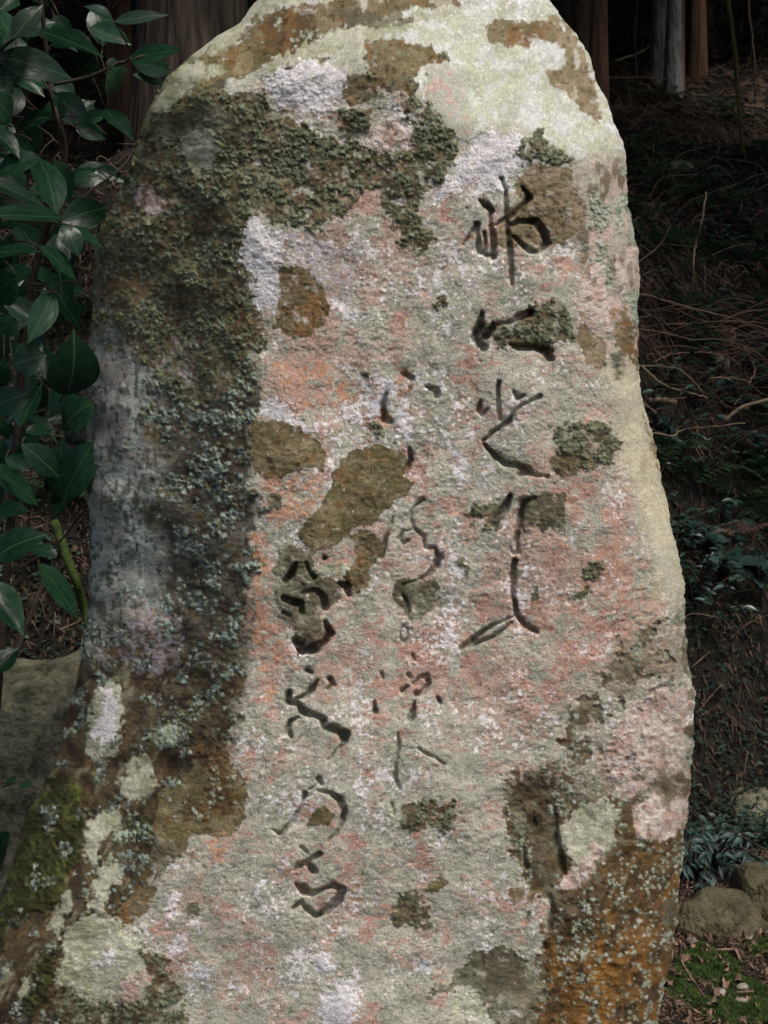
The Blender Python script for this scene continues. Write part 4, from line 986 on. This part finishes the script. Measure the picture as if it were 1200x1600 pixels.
def fern(p, size, label, group=None, n=7, seed=0, brown=False):
    rr = random.Random(seed); t = empty('fern', p, label, 'fern', group)
    for k in range(n):
        o = bpy.data.objects.new('frond', FRB if brown else FR[rr.randrange(3)]); COL.objects.link(o); o.parent = t
        s = size * rr.uniform(0.7, 1.1); o.scale = (s, s, s)
        o.rotation_euler = (rr.uniform(-0.1, 0.5), rr.uniform(-.2, .2), 6.283 * k / n + rr.uniform(-.4, .4))
    return t
named_ferns = [(1000,250,.34,'dark fern against the right edge of the stone, just below its shoulder'),(1078,500,.26,'small fern above the tangle of dead branches'),(1160,410,.30,'fern growing below the tip of the leaning sapling'),
    (1120,330,.30,'fern between the hanging twig and the leaning sapling'),(1020,385,.30,'low fern beside the stone where its right edge is whitest'),(1180,250,.3,'fern right of the leaning sapling')]
for i, (px, py, s, l) in enumerate(named_ferns):
    p, t = ground_hit(px, py, 4.3); fern(p, s, l, seed=i, n=8)
p, t = ground_hit(1148, 850, 4.3); fern(p + np.array([0, -.12, .05]), .2, 'withered brown fern hanging on the dark bank', seed=44, n=4, brown=True)
gi = 'ferns on the shaded bank'
for i in range(60):
    px = random.uniform(985, 1230) if i < 48 else random.uniform(-10, 150); py = random.uniform(150, 840)
    p, t = ground_hit(px, py, 4.3); zone = 'on the shaded slope left of the stone' if px < 500 else ('on the slope above the dead branches' if py < 450 else ('among the dead branches' if py < 650 else 'on the bank below the dead branches'))
    fern(p, random.uniform(0.16, 0.34), 'green fern growing ' + zone, 'ferns ' + zone, seed=100 + i, n=6)

# ------------------------------------------------------------------ leafy shrubs on the bank
def leaf_mesh(name, mat, curl=0.12, fold=0.12, seg=8, wid=0.5, peak=0.42, wav=0.0, tooth=0.0):
    V = []; F = []
    for i in range(seg + 1):
        f = i / seg
        w_ = wid * 0.5 * (math.sin(math.pi * f ** (0.69 / -math.log(peak) if peak != 0.5 else 1)) ** 0.85 if 0 < f < 1 else 0.015)
        if f > 0.88: w_ *= 0.75
        w_ = max(w_, 0.012)
        z0 = -curl * (f - 0.25) ** 2 * 1.6
        wv = wav * math.sin(f * 11)
        for s, zf in ((-1, fold), (-0.5, fold * 0.62), (0, 0), (0.5, fold * 0.62), (1, fold)):
            ww = w_ * (1 + (tooth if (i % 2 and abs(s) == 1) else 0))
            V.append((s * ww, f, z0 + zf * (ww / (wid * .5)) * 0.5 + (wv * abs(s) * (1 if s > 0 else -1))))
    for i in range(seg):
        for j in range(4):
            a = i * 5 + j; F.append((a, a + 1, a + 6, a + 5))
    me = bpy.data.meshes.new(name); me.from_pydata(V, [], F); me.polygons.foreach_set('use_smooth', [True] * len(F)); me.materials.append(mat)
    return me
SL = leaf_mesh('leaf', M['shrub'], wid=0.42, seg=4)
SL2 = leaf_mesh('leaf', M['shrub'], wid=0.62, seg=5, fold=0.05)
SL3 = leaf_mesh('leaf', M['droop'], wid=0.34, seg=5, curl=0.4)

def orient(o, base, d, nrm, L_, W_):
    d = Vector(d).normalized(); n = Vector(nrm); n = (n - d * n.dot(d)).normalized(); x = d.cross(n).normalized()
    m = Matrix(((x.x * W_, d.x * L_, n.x * W_, base[0]), (x.y * W_, d.y * L_, n.y * W_, base[1]), (x.z * W_, d.z * L_, n.z * W_, base[2]), (0, 0, 0, 1)))
    o.matrix_local = m

def shrub(p, size, label, leaves, ll, mesh, group=None, seed=0, droop=0.0, cat='shrub', up=1.0):
    rr = random.Random(seed); t = empty('leafy_shrub' if cat == 'shrub' else 'leafy_plant', p, label, cat, group)
    m = MB(); tips = []
    for k in range(max(4, leaves // 9)):
        a = rr.uniform(0, 6.28); r = size * rr.uniform(.3, 1); h = size * up * rr.uniform(.3, 1.1)
        pts = bez([(0, 0, -0.03), (r * .35 * math.cos(a), r * .35 * math.sin(a), h * .7), (r * math.cos(a), r * math.sin(a), h * (1 - droop))], 5)
        m.tube(pts, [0.004] * len(pts), 4); tips.append(pts)
    m.build('stem', M['stem'], t)
    for k in range(leaves):
        pts = rr.choice(tips); i = rr.randrange(3, len(pts)); q = pts[i]; a = rr.uniform(0, 6.28)
        d = (math.cos(a), math.sin(a) - 0.25, rr.uniform(-.5, .35) - droop * .8)
        o = bpy.data.objects.new('leaf', mesh); COL.objects.link(o); o.parent = t
        s = ll * rr.uniform(.6, 1.2); orient(o, q, d, (rr.uniform(-.4, .4), -0.6 + rr.uniform(-.3, .3), 1), s, s)
    return t
shr = [(1150,650,.30,90,.055,'dark small-leaved shrub under the thick broken stick'),(1100,780,.32,90,.05,'dark small-leaved shrub halfway down the right bank'),(1190,760,.3,80,.055,'glossy-leaved shrub at the right border, below the broken stick'),
       (1050,870,.28,80,.05,'narrow-leaved shrub close to the right edge of the stone'),(1130,920,.30,34,.085,'broad-leaved plant with bluish shining leaves on the right bank'),(1190,960,.26,30,.09,'broad-leaved plant with bluish leaves at the right border'),
       (1090,960,.28,90,.045,'fine-leaved shrub beside the stone below the broad-leaved plant'),(1110,520,.2,50,.05,'sprig of green leaves rising through the dead branches'),(1040,620,.2,50,.06,'small shrub behind the cut yellow stub')]
for i, (px, py, s, nl, ll, l) in enumerate(shr):
    p, t = ground_hit(px, py, 4.2); shrub(p, s, l, nl, ll, SL2 if ll > .08 else SL, seed=300 + i)
for i in range(26):
    px = random.uniform(985, 1220) if i < 22 else random.uniform(0, 130); py = random.uniform(180, 620) if i < 5 else random.uniform(640, 1000)
    p, t = ground_hit(px, py, 4.3); zone = 'on the slope left of the stone' if px < 500 else ('on the slope above the dead branches' if py < 630 else 'on the bank below the dead branches')
    shrub(p, random.uniform(.15, .28), 'small dark evergreen shrub ' + zone, 45, .05, SL, 'evergreen shrubs ' + zone, seed=340 + i)
p = at(1118, 1392, 3.95); p = on_ground(p[0], p[1])
shrub(p + np.array([-.02, 0, 0]), .27, 'low plant with drooping narrow blue-green leaves behind the rounded boulders', 290, .046, SL3, seed=401, droop=.25, cat='plant', up=.8)
p2 = at(1085, 1385, 3.8); p2 = on_ground(p2[0], p2[1])
shrub(p2, .2, 'drooping blue-green plant squeezed between the stone edge and the boulder', 130, .045, SL3, seed=402, droop=.3, cat='plant', up=1.0)

# ------------------------------------------------------------------ dead branches, stems
def branch(pts, t, rpx, label, mat='twig', taper=0.5, name='fallen_branch', cat='branch', group=None, bow=0.0, seed=0, ts=None):
    rr = random.Random(seed)
    ts = ts or [t + rr.uniform(-.06, .06) for _ in pts]
    P = bez([at(x, y, tt) for (x, y), tt in zip(pts, ts)], 6)
    for i in range(len(P)): P[i] = P[i] + np.array([rr.uniform(-1, 1), rr.uniform(-1, 1), rr.uniform(-1, 1)]) * min(rpx * 0.35, 0.9) * t / FPX
    org = P[0].copy(); n = len(P); m = MB()
    m.tube([p - org for p in P], [rpx * 0.44 * t / FPX * (1 - (1 - taper) * i / n) for i in range(n)], 7, 0.25, seed)
    o = m.build(name, M[mat], None); o.location = Vector([float(c) for c in org]); tag(o, label, cat, group); return o
B = branch
B([(985,466),(1006,460),(1043,471),(1092,484),(1141,496),(1158,501),(1215,520)], 5.45, 3.2, 'long dead branch sloping across the top of the brushwood', seed=1)
B([(1030,509),(1087,505),(1147,502),(1215,507)], 5.5, 3, 'straight reddish dead stick lying level in the brushwood', seed=2)
B([(1130,500),(1164,488),(1215,482)], 5.4, 3.4, 'dead stick rising towards the right border above the brushwood', seed=3)
B([(990,512),(1045,522),(1079,530),(1126,530),(1162,541),(1192,557)], 5.35, 3.4, 'long dead branch bending down at its right end', seed=4)
B([(1022,566),(1038,557),(1056,552),(1117,551),(1147,563),(1158,576)], 5.3, 2.6, 'thin dead branch arching over the hollow', seed=5)
B([(990,571),(1034,572),(1064,579),(1085,597),(1098,614)], 5.2, 2.8, 'pale twig curving down like a bow', 'twigpale', seed=6)
B([(1004,572),(1024,592),(1051,607),(1079,614),(1106,622)], 5.25, 5, 'thickest yellowish branch slanting down from the stone edge', 'twigpale', seed=7)
B([(1164,545),(1179,576),(1172,597),(1158,620),(1147,632)], 5.2, 4, 'hooked reddish twig like a question mark', seed=8)
B([(1106,591),(1143,590),(1172,597)], 5.25, 2.6, 'short level twig touching the hooked one', seed=9)
B([(1132,658),(1160,636),(1215,620)], 5.15, 7, 'thick broken stick with a splintered pale end', 'twigpale', 0.8, seed=10)
B([(1012,675),(1051,681),(1066,672),(1117,666),(1165,660)], 5.05, 3.4, 'kinked dead branch below the cut stub', 'twigpale', seed=11)
B([(1014,625),(1036,625),(1056,628)], 5.2, 10, 'short cut stub with yellow wood', 'twigpale', 0.85, seed=12)
B([(1002,627),(1014,637),(1029,648)], 5.15, 5, 'short pale stick just below the cut stub', 'twigpale', seed=13)
B([(1140,520),(1150,515),(1143,540)], 5.3, 3, 'tiny forked twig in the middle of the brushwood', seed=14)
B([(1104,300),(1096,345),(1087,380),(1084,412),(1081,458)], 5.6, 3.2, 'thin pale twig hanging down above the brushwood', 'twigpale', 1.0, seed=15)
B([(1068,345),(1078,300),(1102,236)], 7.3, 2.4, 'thin grey twig slanting up the bank', 'twigpale', seed=16)
B([(1106,430),(1130,408)], 5.8, 2, 'short thin twig slanting up right of the hanging twig', 'twig', seed=18)
B([(972,240),(984,200),(998,188),(1014,162)], 8.5, 2.4, 'faint twig leaning beside the stone shoulder', 'twig', seed=19)
B([(1015,246),(1040,252),(1062,258)], 8.0, 6, 'mossy fallen log lying across the bank', 'greenstem', 0.8, name='fallen_log', cat='log', seed=20)
B([(960,96),(1000,82),(1016,72)], 11.0, 4.5, 'pale dead pole lying on the far slope', 'twigpale', seed=21)
B([(940,122),(1000,121),(1042,124)], 10.0, 3.4, 'thin pole lying level near the pale grey trunk', 'twigpale', seed=22)
# leaning sapling and a thinner one
top = at(1134, -40, 7.3); foot = at(1175, 362, 7.9)
B([(1134,-60),(1138,5),(1149,91),(1160,227),(1175,360)], 7.5, 8.5, 'long bare leaning sapling with yellow-green bark at the upper right', 'greenstem', 0.8, name='sapling', cat='sapling', ts=[7.0,7.1,7.3,7.6,7.95], seed=23)
B([(1168,-40),(1171,20),(1178,90),(1181,150)], 9.3, 4.5, 'thin pale sapling right of the leaning one', 'twigpale', 0.8, name='sapling', cat='sapling', seed=24)
B([(994,130),(992,60),(996,0),(990,-40)], 10.0, 5, 'thin dark stem between the orange trunk and the grey pair', 'stem', 0.8, name='sapling', cat='sapling', seed=25)
# tangle (uncountable)
m = MB()
for i in range(220):
    x = random.uniform(985, 1260); y = random.uniform(470, 650); t = random.uniform(5.2, 6.0)
    a = random.gauss(0, .30) + (math.pi if random.random() < .5 else 0); L_ = random.uniform(30, 110)
    q = [(x, y), (x + L_ * .5 * math.cos(a), y - L_ * .5 * math.sin(a) + random.uniform(-8, 8)), (x + L_ * math.cos(a), y - L_ * math.sin(a) + random.uniform(-14, 14))]
    P = []
    for (xx, yy) in q:
        p = at(xx, yy, t); zg = float(hz(p[0], p[1])); P.append(np.array([p[0], p[1], max(p[2], zg + random.uniform(0.01, .12))]))
    P = bez(P, 4); r = random.uniform(.0009, .0026); m.tube(P, [r * (1 - .5 * j / len(P)) for j in range(len(P))], 4)
tag(m.build('brushwood', M['twig']), 'dense tangle of thin dead twigs heaped on the bank', 'brushwood', kind='stuff')
m = MB()
for i in range(900):                                         # fine undergrowth twigs on the slope
    px = random.choice([random.uniform(930, 1240), random.uniform(-40, 330)]); py = random.uniform(-40, 460) if random.random() < .75 else random.uniform(640, 1250)
    p, t = ground_hit(px, py, 4.3); a = random.uniform(0, 6.28); L_ = random.uniform(.08, .30) * t / 6
    d = np.array([math.cos(a), math.sin(a) * .5, random.uniform(-.05, .9)]); p = np.array([p[0], p[1], float(hz(p[0], p[1]))])
    P = bez([p, p + d * L_ * .5 + np.array([random.uniform(-.3, .3), 0, random.uniform(-.1, .25)]) * L_, p + d * L_ + [0, 0, random.uniform(-.12, .02)]], 4)
    m.tube(P, [random.uniform(.0015, .004) * (1 - .6 * j / len(P)) for j in range(len(P))], 4)
tag(m.build('undergrowth', M['twig']), 'fine dead twigs and stalks standing all over the shaded slope', 'undergrowth', kind='stuff')

# ------------------------------------------------------------------ boulders
def boulder(name, label, c, size, mat, seed, sub=4, amp=0.16, cat='boulder', rot=0):
    import bmesh
    bm = bmesh.new(); bmesh.ops.create_icosphere(bm, subdivisions=sub, radius=1)
    me = bpy.data.meshes.new(name); bm.to_mesh(me); bm.free()
    n = len(me.vertices); v = np.zeros(n * 3, np.float32); me.vertices.foreach_get('co', v); v = v.reshape(-1, 3).astype(float)
    q = v.copy()
    d = 1 + amp * (vn(q[:, 0] * 1 + q[:, 2] * .7, q[:, 1] + q[:, 2] * .6, 1.1, 500 + seed, 2) + 0.35 * vn(q[:, 0] - q[:, 2], q[:, 1] + q[:, 2], 0.35, 510 + seed, 3))
    v = v * d[:, None]; v = np.sign(v) * np.abs(v) ** 0.9 * np.array(size)
    me.vertices.foreach_set('co', v.astype(np.float32).ravel()); me.polygons.foreach_set('use_smooth', [True] * len(me.polygons)); me.materials.append(mat); me.update()
    o = bpy.data.objects.new(name, me); COL.objects.link(o); o.location = Vector([float(k_) for k_ in c]); o.rotation_euler = (0, 0, rot)
    tag(o, label, cat); return o
p = at(1118, 1448, 3.5); boulder('boulder', 'rounded olive-brown boulder with a pale worn top behind the moss', on_ground(p[0], p[1], -.02), (.125, .10, .10), M['rock'], 1, 5, .34)
p = at(1192, 1440, 3.62); boulder('boulder', 'mossy boulder at the right border, behind the rounded one', on_ground(p[0], p[1], -.02), (.10, .12, .15), M['rock'], 2, 5, .26)
p = at(30, 1250, 3.7); boulder('boulder', 'large pale-stained rock in the shade left of the stone', on_ground(p[0], p[1], .08), (.42, .36, .46), M['rockdark'], 3, 5, .28)
p = at(-60, 1330, 3.2); boulder('boulder', 'low dark rock in the lower left corner behind the stone', on_ground(p[0] - .1, p[1], -.05), (.22, .2, .12), M['rockdark'], 4)
p, t = ground_hit(1050, 262, 5); boulder('boulder', 'small mossy rock with a shaded overhang on the upper bank', p + np.array([0, .06, 0]), (.14, .12, .06), M['rockdark'], 5, 3)
p, t = ground_hit(1120, 570, 5); boulder('boulder', 'greenish rock glimpsed through the dead branches', p + np.array([0, .1, 0]), (.10, .1, .08), M['rockdark'], 6, 3)
p, t = ground_hit(1185, 1290, 4); boulder('boulder', 'dim mossy rock under the right bank', p + np.array([.1, .1, -.02]), (.2, .16, .14), M['rockdark'], 7, 4)
# mossy leaning limb, left
B([(84,815),(100,860),(118,905),(132,955),(150,1010)], 4.3, 17, 'moss-covered leaning limb left of the stone', 'moss', .9, name='mossy_limb', cat='limb', seed=30)
B([(-10,1100),(20,1030),(48,960),(70,900)], 4.0, 12, 'dark bare limb slanting up at the left border', 'stem', .7, name='bare_limb', cat='limb', seed=31)

# ------------------------------------------------------------------ camellia, left
CL = [leaf_mesh('leaf', M['camellia'], curl=.22, fold=.20, seg=10, wid=1.0, wav=.015), leaf_mesh('leaf', M['camellia'], curl=.45, fold=.10, seg=10, wid=1.0, peak=.46), leaf_mesh('leaf', M['camellia'], curl=.1, fold=.30, seg=10, wid=1.0, peak=.38, wav=.02),
      leaf_mesh('leaf', M['camellia'], curl=.3, fold=.14, seg=12, wid=1.0, tooth=.05, peak=.5)]
cam_root = on_ground(*at(-30, 1500, 2.9)[:2])
cam_sh = empty('camellia_shrub', cam_root, 'camellia shrub with large glossy dark green leaves along the left side', 'shrub')
twigs = []
m = MB()
def cbr(pts, ts, r0, r1):
    P = bez([at(x, y, t) for (x, y), t in zip(pts, ts)], 6); twigs.append(P)
    m.tube([p - cam_root for p in P], [r0 + (r1 - r0) * i / len(P) for i in range(len(P))], 6, .15, len(twigs))
cbr([(-40,1700),(-20,1300),(10,900),(30,650),(36,520),(60,400),(100,255),(92,190),(78,140),(70,60),(60,-40)], [2.9,2.9,2.85,2.8,2.75,2.7,2.65,2.6,2.6,2.55,2.5], .012, .004)
cbr([(100,255),(90,200),(76,140)], [2.65,2.6,2.5], .004, .003)
cbr([(84,132),(130,122),(168,108),(205,92),(222,86)], [2.6,2.6,2.6,2.55,2.55], .004, .0022)
cbr([(-20,95),(10,70),(28,56),(54,38)], [2.4,2.4,2.4,2.4], .004, .002)
cbr([(60,400),(90,345),(140,300),(190,262),(205,240)], [2.7,2.7,2.75,2.8,2.85], .004, .002)
cbr([(30,650),(70,640),(110,610),(150,570)], [2.8,2.8,2.85,2.9], .004, .002)
cbr([(10,900),(60,870),(90,850),(130,800)], [2.85,2.85,2.9,2.9], .004, .002)
cbr([(36,520),(0,440),(-30,330),(-40,200)], [2.75,2.6,2.5,2.5], .005, .003)
cbr([(60,505),(90,445),(130,442),(180,448)], [2.75,2.75,2.75,2.75], .002, .0012)
m.build('branch', M['stem'], cam_sh)
leaves = [(20,60,66,4,30,2.35,0),(18,56,-14,6,34,2.35,2),(54,46,160,80,36,2.35,0),(-6,88,112,112,44,2.4,1),(142,42,206,68,30,2.55,2),(178,34,262,20,20,2.5,0),(176,30,135,2,22,2.6,1),
 (202,92,282,74,26,2.5,0),(206,96,268,110,28,2.6,3),(208,116,260,130,14,2.6,1),(172,106,190,154,46,2.45,1),(166,100,200,108,22,2.6,2),(74,138,44,112,20,2.5,1),(-14,150,28,186,44,2.3,3),(90,190,86,148,30,2.6,2),
 (122,184,164,172,18,2.65,1),(164,170,208,216,26,2.6,2),(-16,196,32,242,30,2.4,0),(64,244,-12,262,38,2.4,1),(60,244,96,322,46,2.55,1),(84,250,110,318,34,2.6,2),(-24,278,76,322,26,2.25,0),(98,340,-30,334,36,2.2,2),(46,300,92,300,34,2.6,1),
 (96,346,172,318,40,2.6,3),(98,350,126,394,30,2.5,1),(104,360,158,380,24,2.6,0),(60,384,126,432,36,2.45,3),(-20,398,56,384,26,2.4,1),(70,290,130,300,20,2.7,1),(150,262,200,285,20,2.8,2),(24,210,56,250,18,2.75,2),
 (26,432,-26,470,50,2.4,1),(84,456,50,528,34,2.5,1),(60,505,0,460,34,2.6,2),(90,458,128,516,24,2.6,0),(104,620,128,536,72,2.6,1),(20,570,68,552,44,2.5,3),(6,560,-20,610,40,2.5,1),(30,668,66,596,30,2.5,2),(-14,640,30,612,40,2.55,1),
 (146,628,88,664,50,2.65,1),(40,676,86,668,20,2.6,0),(34,694,96,742,38,2.45,3),(8,716,50,736,16,2.5,2),(-20,730,74,782,44,2.5,1),(146,690,88,786,52,2.7,1),(46,650,90,690,24,2.7,2),(-10,872,60,826,50,2.4,1),(60,880,128,968,34,2.55,0),
 (-20,910,38,990,44,2.5,2),(90,868,44,850,24,2.7,1),(-10,800,40,790,30,2.8,1),(110,500,140,470,22,2.8,2),(-10,520,30,500,36,2.7,1),(24,1222,10,1214,14,2.9,1),(50,1222,28,1230,12,2.9,2),(14,1300,-20,1370,40,2.9,1),(-10,1050,30,1010,30,2.8,2)]
lm = MB()
alltw = np.concatenate([np.array(t_) for t_ in twigs])
def add_leaf(x0, y0, x1, y1, w_, t, kind, rr):
    a = at(x0, y0, t); b = at(x1, y1, t + rr.uniform(-.10, .10) * (math.hypot(x1 - x0, y1 - y0) / 100))
    d = b - a; L_ = np.linalg.norm(d); view = (a - CAM); view /= np.linalg.norm(view)
    n = -view * 0.75 + np.array([rr.uniform(-.45, .45), 0, 0.55 + rr.uniform(-.3, .3)])
    o = bpy.data.objects.new('leaf', CL[kind]); COL.objects.link(o); o.parent = cam_sh
    W_ = w_ * t / FPX * 1.22
    d = Vector(d).normalized(); n = Vector(n); n = (n - d * n.dot(d)).normalized(); xx = d.cross(n)
    bs = a - cam_root
    o.matrix_local = Matrix(((xx.x * W_, d.x * L_, n.x * W_, bs[0]), (xx.y * W_, d.y * L_, n.y * W_, bs[1]), (xx.z * W_, d.z * L_, n.z * W_, bs[2]), (0, 0, 0, 1)))
    k_ = np.argmin(((alltw - a) ** 2).sum(1)); q = alltw[k_]
    q = a + (q - a) * min(1, .07 / (np.linalg.norm(q - a) + 1e-6))
    lm.tube([q - cam_root, (q + a) / 2 - cam_root + np.array([0, 0, .005]), bs], [.0022, .0018, .0014], 4)
rr = random.Random(5)
for l in leaves: add_leaf(*l, rr)
for i in range(165):
    x = rr.uniform(-140, 165) if i < 130 else rr.uniform(-60, 120); y = rr.uniform(-60, 760); t = rr.uniform(2.75, 3.3)
    a = rr.uniform(0, 6.28); L_ = rr.uniform(55, 85) * 2.7 / t
    if x + L_ * math.cos(a) > 215: continue
    add_leaf(x, y, x + L_ * math.cos(a), y + L_ * math.sin(a), L_ * .46, t, rr.randrange(4), rr)
for i in range(60):                                   # part of the shrub outside the frame, to the left
    x = rr.uniform(-700, -150); y = rr.uniform(-100, 900); t = rr.uniform(2.3, 3.2); a = rr.uniform(0, 6.28); L_ = rr.uniform(60, 90)
    add_leaf(x, y, x + L_ * math.cos(a), y + L_ * math.sin(a), L_ * .46, t, rr.randrange(4), rr)
lm.build('petioles', M['stem'], cam_sh)['kind'] = 'stuff'
# pale leaf buds at the twig tips
for (x0, y0, x1, y1) in [(22,58,28,50),(40,50,56,36),(66,125,76,140),(208,94,226,86)]:
    m = MB(); a = at(x0, y0, 2.38) - cam_root; b = at(x1, y1, 2.36) - cam_root
    m.tube([a, a + (b - a) * .4, a + (b - a) * .8, b], [.0015, .0032, .0022, .0004], 6); m.build('bud', M['greenstem'], cam_sh)

# ------------------------------------------------------------------ ground at the right: moss, dry leaves, sticks
V = []; F = []
g_ = np.random.default_rng(77)
n = 260000
x = g_.uniform(.5, 1.3, n); y = g_.uniform(2.6, 3.45, n)
MC = [(ground_hit(a_, b_, 2.5)[0], r_) for a_, b_, r_ in [(1105,1500,.07),(1150,1545,.08),(1190,1485,.05),(1075,1515,.05),(1120,1590,.08),(1190,1590,.05),(1060,1560,.04)]]
def mossf(x, y):
    f = 0.35 * vn(x, y, .07, 600, 3) - 0.55
    for c_, r_ in MC: f = f + 1.1 * np.exp(-(((x - c_[0]) / r_) ** 2 + ((y - c_[1]) / (r_ * 1.3)) ** 2))
    return f
mk = mossf(x, y) > 0
x = x[mk]; y = y[mk]; z = hz(x, y); n = len(x)
hh = g_.uniform(.002, .006, n); a = g_.uniform(0, 6.283, n); w_ = g_.uniform(.0008, .0018, n); tl = g_.uniform(-.005, .005, (n, 2))
dome = .016 * np.clip(vn(x, y, .045, 602, 2) + .2, 0, 1)
b0 = np.stack([x + np.cos(a) * w_, y + np.sin(a) * w_, z - .002 + dome], 1); b1 = np.stack([x - np.cos(a) * w_, y - np.sin(a) * w_, z - .002 + dome], 1)
mid_ = np.stack([x + tl[:, 0], y + tl[:, 1], z + hh + dome], 1)
Vm = np.stack([b0, b1, mid_], 1).reshape(-1, 3); Fm = np.arange(3 * n).reshape(n, 3)
me = np_mesh('ground_moss', Vm, Fm, smooth=False)
M['mossg'] = mat_noise('ground_moss', (0.03, 0.06, 0.012), (0.10, 0.165, 0.035), 40, 0.8, 0.0, c3=(0.18, 0.28, 0.07))
me.materials.append(M['mossg'])
o = bpy.data.objects.new('ground_moss', me); COL.objects.link(o); tag(o, 'bright green moss carpet beside the foot of the stone', 'moss', kind='stuff')
V1, F1 = scatter_litter(30000, .5, 1.35, 2.6, 4.3, .008, 15, 1.0)
Vc = V1.reshape(-1, 4, 3); mm_ = mossf(Vc[:, 0, 0], Vc[:, 0, 1])
Vc = Vc[(mm_ < 0.03) | (np.random.default_rng(3).random(len(Vc)) < .05)]; V1 = Vc.reshape(-1, 3); F1 = np.arange(len(V1)).reshape(-1, 4)
me = np_mesh('needle_litter', V1, F1, smooth=False); me.materials.append(M['crumb'])
o = bpy.data.objects.new('needle_litter', me); COL.objects.link(o); tag(o, 'crumbled brown leaves and bark bits between the moss', 'litter', kind='stuff')
DL = [leaf_mesh('dry_leaf', M['leafdry'], curl=1.2, fold=.9, seg=6, wid=.85, wav=.2), leaf_mesh('dry_leaf', M['leafdry'], curl=-1.0, fold=-.7, seg=6, wid=.8, wav=.22), leaf_mesh('dry_leaf', M['leafdry'], curl=.6, fold=1.4, seg=6, wid=.9, wav=.1)]
for i in range(170):
    x = rng.uniform(.62, 1.2); y = rng.uniform(2.75, 3.6)
    if rng.random() < .4: y = rng.uniform(3.15, 3.5)
    o = bpy.data.objects.new('dry_leaf', DL[rng.integers(3)]); COL.objects.link(o)
    a = rng.uniform(0, 6.28); s = rng.uniform(.012, .028)
    orient(o, on_ground(x, y, .014), (math.cos(a), math.sin(a), rng.uniform(-.3, .3)), (rng.uniform(-.6, .6), rng.uniform(-.6, .6), 1), s, s)
    tag(o, 'curled pinkish brown dry leaf on the mossy ground', 'leaf', 'dry leaves on the mossy ground')
B([(1062,1470),(1064,1500),(1078,1524),(1092,1545),(1102,1560)], 2.95, 5, 'thin grey-brown stick curving across the moss', 'twig', .6, name='stick', cat='stick', seed=40)
for i, (pts, l) in enumerate([([(1138,1446),(1146,1454),(1150,1462)], 'short orange stick leaning on the rounded boulder'), ([(1115,1455),(1135,1462),(1140,1470)], 'flat reddish needle spray below the rounded boulder'),
    ([(1150,1535),(1172,1520),(1178,1514)], 'reddish forked stick at the right border of the moss'), ([(1160,1598),(1180,1590),(1210,1584)], 'thick pinkish root in the bottom right corner')]):
    t = 3.3 if i < 2 else (3.05 if i == 2 else 2.85)
    P = [at(a_[0], a_[1], t) for a_ in pts]; P = [np.array([q[0], q[1] , float(hz(q[0], q[1])) + .014]) for q in P]
    mm = MB(); r = [.003, .004, .003, .008][i]; mm.tube([q - P[0] for q in bez(P, 4)], r, 6, .3, i)
    o = mm.build('stick', M['leafdry'] if i == 3 else M['twig']); o.location = Vector([float(c) for c in P[0]]); tag(o, l, 'stick')
for i in range(26):
    x = rng.uniform(.6, 1.2); y = rng.uniform(2.8, 3.4); s = rng.uniform(.008, .02)
    o = boulder('pebble', 'small pale pebble lying among moss and dry leaves', on_ground(x, y, s * .3), (s, s * .8, s * .5), M['pebble'], i % 5, 2, .25, 'pebble', rng.uniform(0, 6)); o['group'] = 'pebbles in the moss'
# the little dark red leaf stuck in the carving
m = MB(); V = []; F = []
a = at(463, 1011, 2.4 - .012); b = at(471, 1028, 2.4 - .002)
o = bpy.data.objects.new('red_leaf', leaf_mesh('red_leaf', M['leafred'], curl=.5, fold=.9, seg=6, wid=.55)); COL.objects.link(o)
orient(o, a + np.array([0, -.020, 0.002]), b - a + np.array([0, .010, 0]), (0.3, -1, .4), np.linalg.norm(b - a) * 1.1, np.linalg.norm(b - a) * 1.0)
tag(o, 'tiny dark red dried leaf stuck in the broad pit of the left column', 'leaf')
